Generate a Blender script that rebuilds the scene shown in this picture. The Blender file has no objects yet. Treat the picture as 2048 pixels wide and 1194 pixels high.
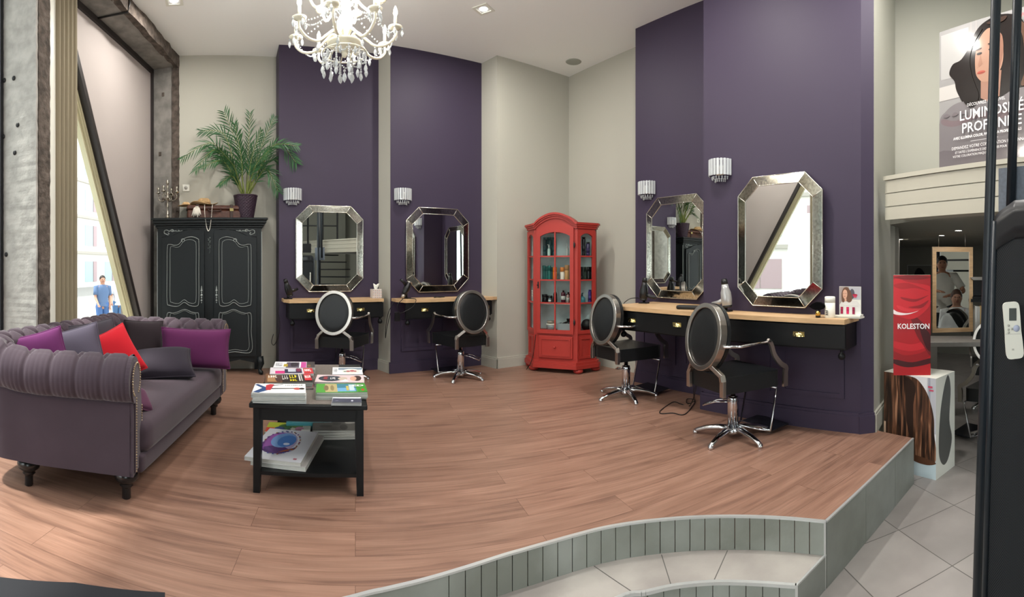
import bpy, math, random
from math import sin, cos, tan, radians as R, pi, atan2, hypot, sqrt
from mathutils import Vector, Matrix, Euler
random.seed(7)
scene = bpy.context.scene
COL = scene.collection

# ---------------------------------------------------------------- camera (swept panorama, cylindrical lens)
F_PX, X0, YH, EYE = 970.0, 1024.0, 533.0, 1.25
cam = bpy.data.cameras.new('camera'); cam.type = 'PANO'
cam.panorama_type = 'CENTRAL_CYLINDRICAL'
cam.central_cylindrical_range_u_min = -1024 / F_PX
cam.central_cylindrical_range_u_max = 1024 / F_PX
cam.central_cylindrical_range_v_min = -(1194 - YH) / F_PX
cam.central_cylindrical_range_v_max = YH / F_PX
cam.central_cylindrical_radius = 1.0
cam.clip_start = 0.02
camo = bpy.data.objects.new('camera', cam); COL.objects.link(camo)
camo.location = (0, 0, EYE); camo.rotation_euler = (pi/2, 0, 0)
scene.camera = camo
scene.view_settings.view_transform = 'Standard'
scene.view_settings.look = 'None'
scene.view_settings.gamma = 1
scene.view_settings.exposure = -0.4
scene.view_settings.use_curve_mapping = False

# ---------------------------------------------------------------- world and lights
world = bpy.data.worlds.new('world'); scene.world = world; world.use_nodes = True
wn = world.node_tree.nodes; wl = world.node_tree.links
bg = wn['Background']; bg.inputs[0].default_value = (0.93, 0.97, 1.0, 1); bg.inputs[1].default_value = 4.2

def lamp(name, kind, loc, energy, color=(1,1,1), rot=(0,0,0), **kw):
    l = bpy.data.lights.new(name, kind); l.energy = energy; l.color = color
    for k, v in kw.items(): setattr(l, k, v)
    o = bpy.data.objects.new(name, l); COL.objects.link(o); o.location = loc; o.rotation_euler = rot
    return o

# ---------------------------------------------------------------- placing
def dirv(az): a = R(az); return Vector((sin(a), cos(a), 0))
AZB, AZR, AZF = -33.5, 57.5, -109.5          # outward azimuths: back wall, right wall, street facade
class Frame:
    def __init__(s, az): s.az = az; s.n = dirv(az); s.t = dirv(az + 90); s.rz = -R(az)
    def w(s, t, n, z=0): v = s.t*t + s.n*n; return Vector((v.x, v.y, z))
    def tx(s, px, n):                        # where the pixel column px meets the plane at distance n
        return n*tan((px - X0)/F_PX - R(s.az))
BK, RT = Frame(AZB), Frame(AZR)
class FacFrame:                               # local X = along the facade away from the camera, local Y = outwards
    az = AZF; n = dirv(AZF); t = dirv(AZF + 90); rz = -R(AZF)
    def w(s, t, n, z=0): v = s.t*t + s.n*n; return Vector((v.x, v.y, z))
    def sx(s, px, n): return n*tan((px - X0)/F_PX - R(AZF))
FC = FacFrame()
def polar(px, r, z=0):
    a = (px - X0)/F_PX; return Vector((r*sin(a), r*cos(a), z))
def pt(px, py, z=0):                          # the point at height z seen at that pixel
    return polar(px, (EYE - z)*F_PX/(py - YH), z)
def zat(py, r): return EYE - (py - YH)*r/F_PX

# ---------------------------------------------------------------- materials
def lin(c):
    if isinstance(c, str): c = tuple(int(c[i:i+2], 16)/255 for i in (0, 2, 4))
    return tuple(((x/12.92) if x <= .04045 else ((x+.055)/1.055)**2.4) for x in c)
_m = {}
def mat(name, col='808080', rough=.6, metal=0, spec=.5, noise=0, nscale=8, bump=0, bscale=60, trans=0, ior=1.45, emit=0, ecol=None, alpha=1, sheen=0, coat=0, stretch=None, col2=None):
    if name in _m: return _m[name]
    m = bpy.data.materials.new(name); m.use_nodes = True; _m[name] = m
    nt = m.node_tree; b = nt.nodes['Principled BSDF']
    c = lin(col)
    b.inputs['Base Color'].default_value = (*c, 1); b.inputs['Roughness'].default_value = rough
    b.inputs['Metallic'].default_value = metal; b.inputs['Specular IOR Level'].default_value = spec
    b.inputs['IOR'].default_value = ior
    if trans: b.inputs['Transmission Weight'].default_value = trans
    if sheen: b.inputs['Sheen Weight'].default_value = sheen; b.inputs['Sheen Roughness'].default_value = .4
    if coat: b.inputs['Coat Weight'].default_value = coat
    if emit:
        b.inputs['Emission Color'].default_value = (*lin(ecol or col), 1); b.inputs['Emission Strength'].default_value = emit
    if noise or bump or col2:
        tc = nt.nodes.new('ShaderNodeTexCoord'); mp = nt.nodes.new('ShaderNodeMapping')
        nt.links.new(tc.outputs['Object'], mp.inputs[0])
        if stretch: mp.inputs['Scale'].default_value = stretch
    if noise or col2:
        n = nt.nodes.new('ShaderNodeTexNoise'); n.inputs['Scale'].default_value = nscale; n.inputs['Detail'].default_value = 5
        nt.links.new(mp.outputs[0], n.inputs[0])
        r = nt.nodes.new('ShaderNodeValToRGB'); e = r.color_ramp.elements
        e[0].position = .35; e[1].position = .65
        if col2: e[0].color = (*c, 1); e[1].color = (*lin(col2), 1)
        else:
            e[0].color = (*[max(0, x*(1-noise)) for x in c], 1); e[1].color = (*[min(1, x*(1+noise)) for x in c], 1)
        nt.links.new(n.outputs[0], r.inputs[0]); nt.links.new(r.outputs[0], b.inputs['Base Color'])
    if bump:
        n2 = nt.nodes.new('ShaderNodeTexNoise'); n2.inputs['Scale'].default_value = bscale; n2.inputs['Detail'].default_value = 4
        nt.links.new(mp.outputs[0], n2.inputs[0])
        bp = nt.nodes.new('ShaderNodeBump'); bp.inputs['Strength'].default_value = bump; bp.inputs['Distance'].default_value = .01
        nt.links.new(n2.outputs[0], bp.inputs['Height']); nt.links.new(bp.outputs[0], b.inputs['Normal'])
    return m
def nodes(m): return m.node_tree.nodes, m.node_tree.links, m.node_tree.nodes['Principled BSDF']

# ---------------------------------------------------------------- mesh builder
class MB:
    def __init__(s): s.v = []; s.f = []; s.sm = []; s.mi = []; s.cur = 0; s.T = Matrix()
    def add(s, vs, fs, smooth=False, mi=None, T=None):
        b = len(s.v); T = s.T @ T if T is not None else s.T
        s.v += [tuple(T @ Vector(v)) for v in vs]
        for f in fs: s.f.append(tuple(b + i for i in f)); s.sm.append(smooth); s.mi.append(s.cur if mi is None else mi)
        return s
    def box(s, x0, x1, y0, y1, z0, z1, mi=None, T=None, bev=0):
        if bev:
            # chamfered box: 24 verts
            vs = []; idx = {}
            X, Y, Z = (x0, x1), (y0, y1), (z0, z1)
            b = min(bev, (x1-x0)*.49, (y1-y0)*.49, (z1-z0)*.49)
            for i in (0, 1):
                for j in (0, 1):
                    for k in (0, 1):
                        cx, cy, cz = X[i], Y[j], Z[k]; dx, dy, dz = (b, -b)[i], (b, -b)[j], (b, -b)[k]
                        for a, p in enumerate(((cx, cy+dy, cz+dz), (cx+dx, cy, cz+dz), (cx+dx, cy+dy, cz))):
                            idx[i, j, k, a] = len(vs); vs.append(p)
            fs = []
            g = lambda i, j, k, a: idx[i, j, k, a]
            for i in (0, 1):
                q = [g(i,0,0,0), g(i,1,0,0), g(i,1,1,0), g(i,0,1,0)]; fs.append(q if i else q[::-1])
                q = [g(0,i,0,1), g(0,i,1,1), g(1,i,1,1), g(1,i,0,1)]; fs.append(q if i else q[::-1])
                q = [g(0,0,i,2), g(1,0,i,2), g(1,1,i,2), g(0,1,i,2)]; fs.append(q if i else q[::-1])
            for i in (0, 1):
                for j in (0, 1):
                    fs.append([g(i,j,0,0), g(i,j,1,0), g(i,j,1,1), g(i,j,0,1)][::(1 if (i == j) else -1)][::-1])
                    fs.append([g(i,0,j,0), g(i,1,j,0), g(i,1,j,2), g(i,0,j,2)][::(1 if (i == j) else -1)])
                    fs.append([g(0,i,j,1), g(1,i,j,1), g(1,i,j,2), g(0,i,j,2)][::(1 if (i == j) else -1)][::-1])
            for i in (0, 1):
                for j in (0, 1):
                    for k in (0, 1):
                        q = [g(i,j,k,0), g(i,j,k,1), g(i,j,k,2)]; fs.append(q if (i+j+k) % 2 == 1 else q[::-1])
            return s.add(vs, fs, mi=mi, T=T)
        vs = [(x, y, z) for z in (z0, z1) for y in (y0, y1) for x in (x0, x1)]
        return s.add(vs, [(0,2,3,1), (4,5,7,6), (0,1,5,4), (2,6,7,3), (0,4,6,2), (1,3,7,5)], mi=mi, T=T)
    def prism(s, poly, z0, z1, T=None, mi=None, smooth=False):      # polygon in XY extruded along Z
        n = len(poly)
        a = sum(poly[i][0]*poly[(i+1) % n][1] - poly[(i+1) % n][0]*poly[i][1] for i in range(n))
        if a < 0: poly = poly[::-1]
        vs = [(x, y, z0) for x, y in poly] + [(x, y, z1) for x, y in poly]
        s.add(vs, [tuple(range(n))[::-1], tuple(range(n, 2*n))], mi=mi, T=T)
        return s.add(vs, [(i, (i+1) % n, (i+1) % n + n, i+n) for i in range(n)], smooth=smooth, mi=mi, T=T)
    def prismY(s, poly, y0, y1, T=None, mi=None, smooth=False):     # polygon in XZ extruded along Y
        M = Matrix(((1,0,0,0),(0,0,-1,0),(0,1,0,0),(0,0,0,1)))       # (x,y,z)->(x,-z,y)
        return s.prism(poly, -y1, -y0, T=(T @ M if T is not None else M), mi=mi, smooth=smooth)
    def ringY(s, outer, inner, y0, y1, mi=None, T=None, smooth=False):   # frame in XZ between two outlines of equal count
        n = len(outer)
        vs = [(x, y0, z) for x, z in outer] + [(x, y0, z) for x, z in inner] + [(x, y1, z) for x, z in outer] + [(x, y1, z) for x, z in inner]
        fs = []
        for i in range(n):
            j = (i+1) % n
            fs += [(i, j, n+j, n+i), (2*n+j, 2*n+i, 3*n+i, 3*n+j), (j, i, 2*n+i, 2*n+j), (n+i, n+j, 3*n+j, 3*n+i)]
        return s.add(vs, fs, smooth=smooth, mi=mi, T=T)
    def tube(s, path, r, seg=8, closed=False, mi=None, T=None, cap=True, flat=1.0, up=None):
        P = [Vector(p) for p in path]; n = len(P)
        rr = r if isinstance(r, (list, tuple)) else [r]*n
        vs = []; prev = None
        for i in range(n):
            if closed: t = P[(i+1) % n] - P[i-1]
            else: t = P[min(i+1, n-1)] - P[max(i-1, 0)]
            if t.length < 1e-9: t = Vector((0,0,1))
            t.normalize()
            if prev is None:
                a = Vector(up) if up else (Vector((0,0,1)) if abs(t.z) < .9 else Vector((1,0,0)))
            else: a = prev
            a = a - t*a.dot(t)
            if a.length < 1e-6: a = Vector((1,0,0)) - t*t.x
            a.normalize(); prev = a; b = t.cross(a)
            for k in range(seg):
                an = 2*pi*k/seg; vs.append(tuple(P[i] + (a*cos(an)*flat + b*sin(an))*rr[i]))
        fs = []
        m = n if closed else n-1
        for i in range(m):
            j = (i+1) % n
            for k in range(seg):
                l = (k+1) % seg; fs.append((i*seg+k, i*seg+l, j*seg+l, j*seg+k))
        if cap and not closed:
            fs.append(tuple(range(seg))[::-1]); fs.append(tuple((n-1)*seg + k for k in range(seg)))
        return s.add(vs, fs, smooth=True, mi=mi, T=T)
    def lathe(s, prof, seg=20, mi=None, T=None, c=(0,0,0), smooth=True):     # profile [(r,z)] around Z
        vs = [(c[0]+r*cos(2*pi*k/seg), c[1]+r*sin(2*pi*k/seg), c[2]+z) for r, z in prof for k in range(seg)]
        fs = []
        for i in range(len(prof)-1):
            for k in range(seg):
                l = (k+1) % seg; fs.append((i*seg+k, i*seg+l, (i+1)*seg+l, (i+1)*seg+k))
        if prof[0][0] > 1e-6: fs.append(tuple(range(seg))[::-1])
        if prof[-1][0] > 1e-6: fs.append(tuple((len(prof)-1)*seg+k for k in range(seg)))
        return s.add(vs, fs, smooth=smooth, mi=mi, T=T)
    def ball(s, c, r, seg=12, rings=8, mi=None, T=None, sc=(1,1,1)):
        vs = [(c[0], c[1], c[2]-r*sc[2])]
        for i in range(1, rings):
            a = -pi/2 + pi*i/rings
            for k in range(seg):
                b = 2*pi*k/seg; vs.append((c[0]+r*sc[0]*cos(a)*cos(b), c[1]+r*sc[1]*cos(a)*sin(b), c[2]+r*sc[2]*sin(a)))
        vs.append((c[0], c[1], c[2]+r*sc[2])); fs = []
        for k in range(seg): fs.append((0, 1+(k+1) % seg, 1+k))
        for i in range(rings-2):
            for k in range(seg): l = (k+1) % seg; fs.append((1+i*seg+k, 1+i*seg+l, 1+(i+1)*seg+l, 1+(i+1)*seg+k))
        e = len(vs)-1; o = 1+(rings-2)*seg
        for k in range(seg): fs.append((o+k, o+(k+1) % seg, e))
        return s.add(vs, fs, smooth=True, mi=mi, T=T)
    def grid(s, fn, nu, nv, mi=None, T=None, cu=False, cv=False, smooth=True, thick=0):
        vs = [tuple(fn(i/(nu if cu else nu-1), j/(nv if cv else nv-1))) for i in range(nu) for j in range(nv)]
        fs = []
        for i in range(nu if cu else nu-1):
            for j in range(nv if cv else nv-1):
                a, b = (i+1) % nu, (j+1) % nv; fs.append((i*nv+j, a*nv+j, a*nv+b, i*nv+b))
        return s.add(vs, fs, smooth=smooth, mi=mi, T=T)
    def flat(s, poly, y=0, mi=None, T=None):         # flat polygon in XZ facing -Y (artwork, prints)
        n = len(poly); a = sum(poly[i][0]*poly[(i+1) % n][1] - poly[(i+1) % n][0]*poly[i][1] for i in range(n))
        if a < 0: poly = poly[::-1]
        return s.add([(x, y, z) for x, z in poly], [tuple(range(n))], mi=mi, T=T)
    def text(s, txt, size, x, z, y=0, mi=None, T=None, align='LEFT', bold=0, sx=1, rot=0, shear=0):
        cu = bpy.data.curves.new('t', 'FONT'); cu.body = txt; cu.size = size; cu.align_x = align; cu.offset = bold; cu.resolution_u = 2; cu.shear = shear
        o = bpy.data.objects.new('t', cu); COL.objects.link(o)
        bpy.context.view_layer.update()
        me = bpy.data.meshes.new_from_object(o)
        M = Matrix.Translation((x, y, z)) @ Matrix.Rotation(rot, 4, 'Y') @ Matrix(((sx,0,0,0),(0,0,-1,0),(0,1,0,0),(0,0,0,1)))
        M = (T @ M) if T is not None else M
        s.add([tuple(v.co) for v in me.vertices], [tuple(p.vertices) for p in me.polygons], mi=mi, T=M)
        bpy.data.objects.remove(o); bpy.data.curves.remove(cu); bpy.data.meshes.remove(me)
        return s
    def build(s, name, mats, parent=None, loc=(0,0,0), rz=0, rot=None, sub=0, solid=0, bevel=0):
        me = bpy.data.meshes.new(name); me.from_pydata(s.v, [], s.f); me.validate()
        for m in (mats if isinstance(mats, (list, tuple)) else [mats]): me.materials.append(m)
        if len(me.polygons) == len(s.f):
            me.polygons.foreach_set('use_smooth', s.sm); me.polygons.foreach_set('material_index', s.mi)
        me.update()
        o = bpy.data.objects.new(name, me); COL.objects.link(o); o.location = loc
        o.rotation_euler = rot if rot is not None else (0, 0, rz)
        if parent: o.parent = parent
        if bevel:
            b = o.modifiers.new('b', 'BEVEL'); b.width = bevel; b.segments = 2; b.limit_method = 'ANGLE'
        if solid:
            d = o.modifiers.new('s', 'SOLIDIFY'); d.thickness = solid; d.offset = 0
        if sub:
            d = o.modifiers.new('u', 'SUBSURF'); d.levels = sub; d.render_levels = sub
        return o
def TR(x=0, y=0, z=0, rx=0, ry=0, rz=0, s=1):
    return Matrix.Translation((x, y, z)) @ Euler((rx, ry, rz)).to_matrix().to_4x4() @ (Matrix.Diagonal((s, s, s, 1)) if not isinstance(s, tuple) else Matrix.Diagonal((*s, 1)))
def spline(pts, n=6, closed=False):                   # Catmull-Rom
    P = [Vector(p) for p in pts]; out = []; m = len(P)
    for i in range(m if closed else m-1):
        p0 = P[i-1] if (i > 0 or closed) else P[0]; p1 = P[i]; p2 = P[(i+1) % m]; p3 = P[(i+2) % m] if (closed or i+2 < m) else P[-1]
        for k in range(n):
            t = k/n; out.append(.5*((2*p1) + (p2-p0)*t + (2*p0-5*p1+4*p2-p3)*t*t + (3*p1-p0-3*p2+p3)*t**3))
    if not closed: out.append(P[-1])
    return out
def sp2(pts, n=5): return [(p.x, p.y) for p in spline([(a, b, 0) for a, b in pts], n, True)]
def ell(cx, cz, rx, rz, n=24, a0=0, a1=2*pi): return [(cx+rx*cos(a0+(a1-a0)*i/n), cz+rz*sin(a0+(a1-a0)*i/n)) for i in range(n)]

def tag(o, label, cat, group=None, kind=None):
    if label: o['label'] = label
    if cat: o['category'] = cat
    if group: o['group'] = group
    if kind: o['kind'] = kind
    return o
def thing(name, label, cat, loc=(0,0,0), rz=0, group=None):
    o = bpy.data.objects.new(name, None); COL.objects.link(o); o.location = loc; o.rotation_euler = (0, 0, rz); o.empty_display_size = .1
    return tag(o, label, cat, group)
def struct(mb, name, mats, **kw):
    o = mb.build(name, mats, **kw); o['kind'] = 'structure'; return o
def dup(root, label, loc=None, rz=None, group=None):
    kids = [c for c in COL.objects if c.parent == root]
    r = root.copy(); COL.objects.link(r)
    if loc is not None: r.location = loc
    if rz is not None: r.rotation_euler = (0, 0, rz)
    if label: r['label'] = label
    if group: r['group'] = group
    for c in kids:
        d = c.copy(); COL.objects.link(d); d.parent = r
        for g in [q for q in COL.objects if q.parent == c]:
            e = g.copy(); COL.objects.link(e); e.parent = d
    return r
# ---------------------------------------------------------------- lamps of the place
def daylight(name, fr, s0, s1, z0, z1, m, e, col=(.92, .97, 1)):
    c = fr.w((s0+s1)/2, m, (z0+z1)/2)
    l = lamp(name, 'AREA', c, e, col, shape='RECTANGLE', size=abs(s1-s0), size_y=z1-z0)
    # area lamps shine along local -Z; aim it into the room
    d = -fr.n + Vector((0, 0, .35)); l.rotation_euler = d.to_track_quat('-Z', 'Y').to_euler(); return l

daylight('daylight_near_window', FC, -1.1, 1.5, .1, 3.5, 2.62, 75)
daylight('daylight_triangle_window', FC, 3.3, 4.3, .6, 2.4, 2.75, 12)
l = lamp('daylight_shopfront', 'AREA', (3.2, -4.5, 1.4), 40, (.92, .97, 1), shape='RECTANGLE', size=3.0, size_y=2.8); l.rotation_euler = (pi/2, 0, 0)
sun = lamp('sun', 'SUN', (0, 0, 12), 9.0, (1, .96, .9), angle=R(4))
_d = -(dirv(-124)*cos(R(64)) + Vector((0, 0, sin(R(64))))); sun.rotation_euler = _d.to_track_quat('-Z', 'Y').to_euler()
# ---------------------------------------------------------------- shell
CEIL, LOW = 3.84, -.33
m_purple = mat('plum_paint', '393043', rough=.55, spec=.35)
m_beige = mat('greige_paint', 'b1afa4', rough=.7, spec=.3)
m_ceil = mat('ceiling_paint', 'f5f6f4', rough=.8, spec=.2)
m_white = mat('white_paint', 'e6e6dc', rough=.5)
m_pink = mat('mauve_panel', 'b1a8a4', rough=.6, spec=.3)
m_blackmetal = mat('black_steel', '1a1b1f', rough=.35, spec=.5)
m_blackwood = mat('black_satin_wood', '101214', rough=.38, spec=.35)
m_chrome = mat('chrome', 'd8d9dc', rough=.08, metal=1)
m_steel = mat('brushed_steel', 'b9b3ac', rough=.3, metal=1)
m_brass = mat('brass', 'd8c68a', rough=.2, metal=1)
m_mirror = mat('mirror_glass', 'e4e8e6', rough=.0, metal=1)
m_glass = mat('clear_glass', 'ffffff', rough=0, trans=1, ior=1.02, spec=.3)
N, L, B = nodes(m_glass)                       # thin pane: clear with a Fresnel reflection
tr_ = N.new('ShaderNodeBsdfTransparent'); tr_.inputs[0].default_value = (.96, .98, .97, 1); gl_ = N.new('ShaderNodeBsdfGlossy'); gl_.inputs['Roughness'].default_value = .01
fr_ = N.new('ShaderNodeFresnel'); fr_.inputs[0].default_value = 1.25; mxs = N.new('ShaderNodeMixShader')
ge_ = N.new('ShaderNodeNewGeometry'); ma_ = N.new('ShaderNodeMath'); ma_.operation = 'SUBTRACT'; ma_.inputs[0].default_value = 1; L.new(ge_.outputs['Backfacing'], ma_.inputs[1])
mu_ = N.new('ShaderNodeMath'); mu_.operation = 'MULTIPLY'; L.new(fr_.outputs[0], mu_.inputs[0]); L.new(ma_.outputs[0], mu_.inputs[1]); L.new(mu_.outputs[0], mxs.inputs[0]); L.new(tr_.outputs[0], mxs.inputs[1]); L.new(gl_.outputs[0], mxs.inputs[2]); L.new(mxs.outputs[0], N['Material Output'].inputs[0]); N.remove(B)
m_black = mat('matte_black', '101012', rough=.5)
m_blackpl = mat('black_plastic', '141416', rough=.3)
m_blackleather = mat('black_leatherette', '131517', rough=.38, bump=.15, bscale=220)
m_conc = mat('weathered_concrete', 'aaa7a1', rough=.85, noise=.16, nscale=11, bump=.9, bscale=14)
m_concd = mat('rough_broken_concrete', '564d46', rough=.95, noise=.4, nscale=16, bump=1.5, bscale=22)

# wood plank floor, planks run at right angles to the street facade
m_wood = mat('oak_plank', 'a97f64', rough=.38, spec=.45)
N, L, B = nodes(m_wood)
tc = N.new('ShaderNodeTexCoord'); mp = N.new('ShaderNodeMapping'); mp.inputs['Rotation'].default_value = (0, 0, R(-18.5))
L.new(tc.outputs['Object'], mp.inputs[0])
br = N.new('ShaderNodeTexBrick'); br.offset = .37; br.inputs['Scale'].default_value = 1
br.inputs['Brick Width'].default_value = 1.35; br.inputs['Row Height'].default_value = .19
br.inputs['Mortar Size'].default_value = .0012; br.inputs['Mortar Smooth'].default_value = .1; br.inputs['Bias'].default_value = 0
br.inputs['Color1'].default_value = (.40, .40, .40, 1); br.inputs['Color2'].default_value = (.56, .56, .56, 1); br.inputs['Mortar'].default_value = (.5, .5, .5, 1)
L.new(mp.outputs[0], br.inputs[0])
# every plank samples another stretch of grain
ad = N.new('ShaderNodeVectorMath'); ad.operation = 'MULTIPLY_ADD'; L.new(br.outputs[0], ad.inputs[0]); ad.inputs[1].default_value = (13, 9, 5); L.new(mp.outputs[0], ad.inputs[2])
m2 = N.new('ShaderNodeMapping'); m2.inputs['Scale'].default_value = (1.1, 13, 1); L.new(ad.outputs[0], m2.inputs[0])
n1 = N.new('ShaderNodeTexNoise'); n1.inputs['Scale'].default_value = 1.6; n1.inputs['Detail'].default_value = 7; n1.inputs['Distortion'].default_value = .6; L.new(m2.outputs[0], n1.inputs[0])
m3 = N.new('ShaderNodeMapping'); m3.inputs['Scale'].default_value = (2.2, 90, 1); L.new(ad.outputs[0], m3.inputs[0])
n2 = N.new('ShaderNodeTexNoise'); n2.inputs['Scale'].default_value = 1.5; n2.inputs['Detail'].default_value = 3; L.new(m3.outputs[0], n2.inputs[0])
cr = N.new('ShaderNodeValToRGB'); e = cr.color_ramp.elements
e[0].position = .28; e[0].color = (*lin('705347'), 1); e[1].position = .70; e[1].color = (*lin('977564'), 1)
k = e.new(.44); k.color = (*lin('876656'), 1)
L.new(n1.outputs[0], cr.inputs[0])
mx = N.new('ShaderNodeMix'); mx.data_type = 'RGBA'; mx.blend_type = 'OVERLAY'; mx.inputs[0].default_value = .3
L.new(cr.outputs[0], mx.inputs[6]); L.new(n2.outputs[0], mx.inputs[7])
mx2 = N.new('ShaderNodeMix'); mx2.data_type = 'RGBA'; mx2.blend_type = 'OVERLAY'; mx2.inputs[0].default_value = .35
L.new(mx.outputs[2], mx2.inputs[6]); L.new(br.outputs[0], mx2.inputs[7])
mx3 = N.new('ShaderNodeMix'); mx3.data_type = 'RGBA'; mx3.blend_type = 'MULTIPLY'; L.new(br.outputs[1], mx3.inputs[0])
L.new(mx2.outputs[2], mx3.inputs[6]); mx3.inputs[7].default_value = (.45, .4, .38, 1)
L.new(mx3.outputs[2], B.inputs['Base Color'])

def tile_mat(name, a, b, rough=.45):
    m = mat(name, a, rough=rough, col2=b, nscale=2.6, spec=.4, bump=.08, bscale=40); return m
m_tile = tile_mat('grey_stone_tile', '8d8783', 'a7a29c')
m_riser = tile_mat('grey_riser_tile', '84877f', '9da19b', .5)
m_grout = mat('dark_grout', '5c5a57', rough=.9)
m_trim = mat('aluminium_edge_trim', 'd5d7d6', rough=.3, metal=.6)

# plan corners (pixel column, floor offset below the horizon -> plan point)
def C(px, F): return polar(px, EYE*F_PX/F)
def W2(fr, t, n): v = fr.w(t, n); return v
def wall(name, pts, z0, z1, m, thick=.12, base=None, side=1):
    """upright wall along a run of plan points, thickness on the outer side"""
    mb = MB()
    P = [Vector((p[0], p[1], 0)) for p in pts]
    for a, b in zip(P, P[1:]):
        d = (b-a); L_ = d.length; ang = atan2(d.y, d.x)
        mb.box(0, L_, 0, thick*side, z0, z1, T=TR(a.x, a.y, 0, rz=ang)) if side > 0 else mb.box(0, L_, thick*side, 0, z0, z1, T=TR(a.x, a.y, 0, rz=ang))
    return struct(mb, name, m)
def skirting(name, a, b, m, h=.13, th=.016, e0=0, e1=0):
    a, b = Vector((a[0], a[1], 0)), Vector((b[0], b[1], 0)); d = b-a; ang = atan2(d.y, d.x)
    mb = MB(); mb.box(-e0, d.length+e1, -th, 0, 0, h, T=TR(a.x, a.y, 0, rz=ang)); mb.box(-e0, d.length+e1, -th-.006, 0, 0, h-.02, T=TR(a.x, a.y, 0, rz=ang))
    return struct(mb, name, m)

# --- back wall (left to right as seen from the room)
n1_, n2_ = 5.63, 5.36                      # fronts of the two plum piers
c0 = BK.w(BK.tx(352, 5.93), 5.93)
NW = 5.97
c1 = BK.w(BK.tx(550, NW), NW)
p1a = BK.w(BK.tx(558, n1_), n1_); p1b = BK.w(BK.tx(757, n1_), n1_)
p2a = BK.w(BK.tx(781, n2_), n2_); p2b = BK.w(BK.tx(963, n2_), n2_)
NB = 5.06
c3 = BK.w(BK.tx(994, NB), NB)
corner = BK.w(RT.n.dot(BK.n)*4.19 + 0, NB)
# intersection of back plane n=NB and right plane n=DB
DB, D3, D4 = 4.19, 3.87, 3.49
def isect(n_b, n_r):
    # solve v.BK.n = n_b, v.RT.n = n_r
    a, b = BK.n, RT.n; det = a.x*b.y - a.y*b.x
    return Vector(((n_b*b.y - n_r*a.y)/det, (a.x*n_r - b.x*n_b)/det, 0))
corner = isect(NB, DB)
p3a = RT.w(RT.tx(1271, D3), D3); p3b = RT.w(RT.tx(1407, D4), D3)
p4a = RT.w(RT.tx(1407, D4), D4); p4b = RT.w(RT.tx(1722, D4), D4)
e1 = polar(1748, 3.67); e2 = polar(1790, 4.5)

def block(name, quad, z0, z1, m):
    mb = MB(); mb.prism([(p.x, p.y) for p in quad], z0, z1); return struct(mb, name, m)
wall('wall_back', [c0, c1 + BK.t*.15], LOW, CEIL, m_beige)
block('wall_back_pier_left', [p1a, p1b, p1b + BK.n*.5, p1a + BK.n*.5], LOW, CEIL, m_purple)
pb = p2a + BK.n*.5; q = p1b + BK.t*.002
block('wall_back_return', [q + BK.n*.002, p2a - BK.t*.002, p2a + BK.n*.5, q + BK.n*.5], LOW, CEIL, m_beige)
block('wall_back_pier_right', [p2a, p2b, p2b + BK.n*.5, p2a + BK.n*.5], LOW, CEIL, m_purple)
block('wall_back_right', [p2b + BK.t*.002, c3, corner + BK.t*.0, corner + BK.n*.4 , p2b + BK.t*.002 + BK.n*.5], LOW, CEIL, m_beige)
wall('wall_right', [corner, RT.w(RT.tx(1271, D3) + .1, DB)], LOW, CEIL, m_beige)
block('wall_right_pier_far', [p3a, p3b, p3b + RT.n*.45, p3a + RT.n*.45], LOW, CEIL, m_purple)
m_deep = m_purple
block('wall_right_pier_near', [p4a, p4b, e1, e1 + Vector((-.15, .45, 0)), p4a + RT.n*.7], LOW, CEIL + 1.2, m_purple)
block('wall_right_end', [e1 + (e1-e2)*.002, e2, e2 + Vector((-.2, .5, 0)), e1 + Vector((.0, .45, 0))], LOW, CEIL + 1.2, m_beige)

# skirtings
skirting('baseboard_back', c0, c1, m_beige)
skirting('baseboard_pier_left', p1a, p1b, m_purple)
skirting('baseboard_return', p1b, p2a, m_beige)
skirting('baseboard_pier_right', p2a, p2b, m_purple, e0=.02)
skirting('baseboard_return_right', p2b, c3, m_beige)
skirting('baseboard_back_right', c3, corner, m_beige)
skirting('baseboard_right', corner, RT.w(RT.tx(1271, D3), DB), m_beige)
skirting('baseboard_pier_far', p3a, p3b, m_purple)
skirting('baseboard_pier_near', p4a, p4b, m_purple, h=.15, e0=.022)
skirting('baseboard_pier_side', p4b, e1, m_purple, h=.15, e0=.02)
skirting('baseboard_right_end', e1, e2, m_beige, h=.15, e0=.01)
mb = MB()
mb.box(-.022, .0, 0, .36, 0, .15)
struct(mb, 'baseboard_pier_reveal', m_purple, loc=p4a, rz=RT.rz)

# panel mouldings under the worktops
def moulding(name, fr, t0, t1, n, z0, z1, w=.035):
    mb = MB(); o = [(t0, z0), (t1, z0), (t1, z1), (t0, z1)]
    i = [(t0+w, z0+w), (t1-w, z0+w), (t1-w, z1-w), (t0+w, z1-w)]
    mb.ringY(o, i, n-.014, n); mb.box(t0+w, t1-w, n-.004, n, z0+w, z1-w)
    return struct(mb, name, m_purple, rz=fr.rz)
def tt(fr, v): return fr.t.dot(v)
a = tt(BK, p1a); b = tt(BK, p1b)
moulding('trim_1', BK, a+.13, (a+b)/2-.06, n1_, .25, .62); moulding('trim_2', BK, (a+b)/2+.06, b-.13, n1_, .25, .62)
a = tt(BK, p2a); b = tt(BK, p2b)
moulding('trim_3', BK, a+.13, (a+b)/2-.06, n2_, .25, .62); moulding('trim_4', BK, (a+b)/2+.06, b-.1, n2_, .25, .62)
a = tt(RT, p3a); b = tt(RT, p3b)
moulding('trim_5', RT, a+.1, (a+b)/2-.02, D3, .25, .62); moulding('trim_6', RT, (a+b)/2+.08, b-.1, D3, .25, .62)
a = tt(RT, p4a); b = tt(RT, p4b)
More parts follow.
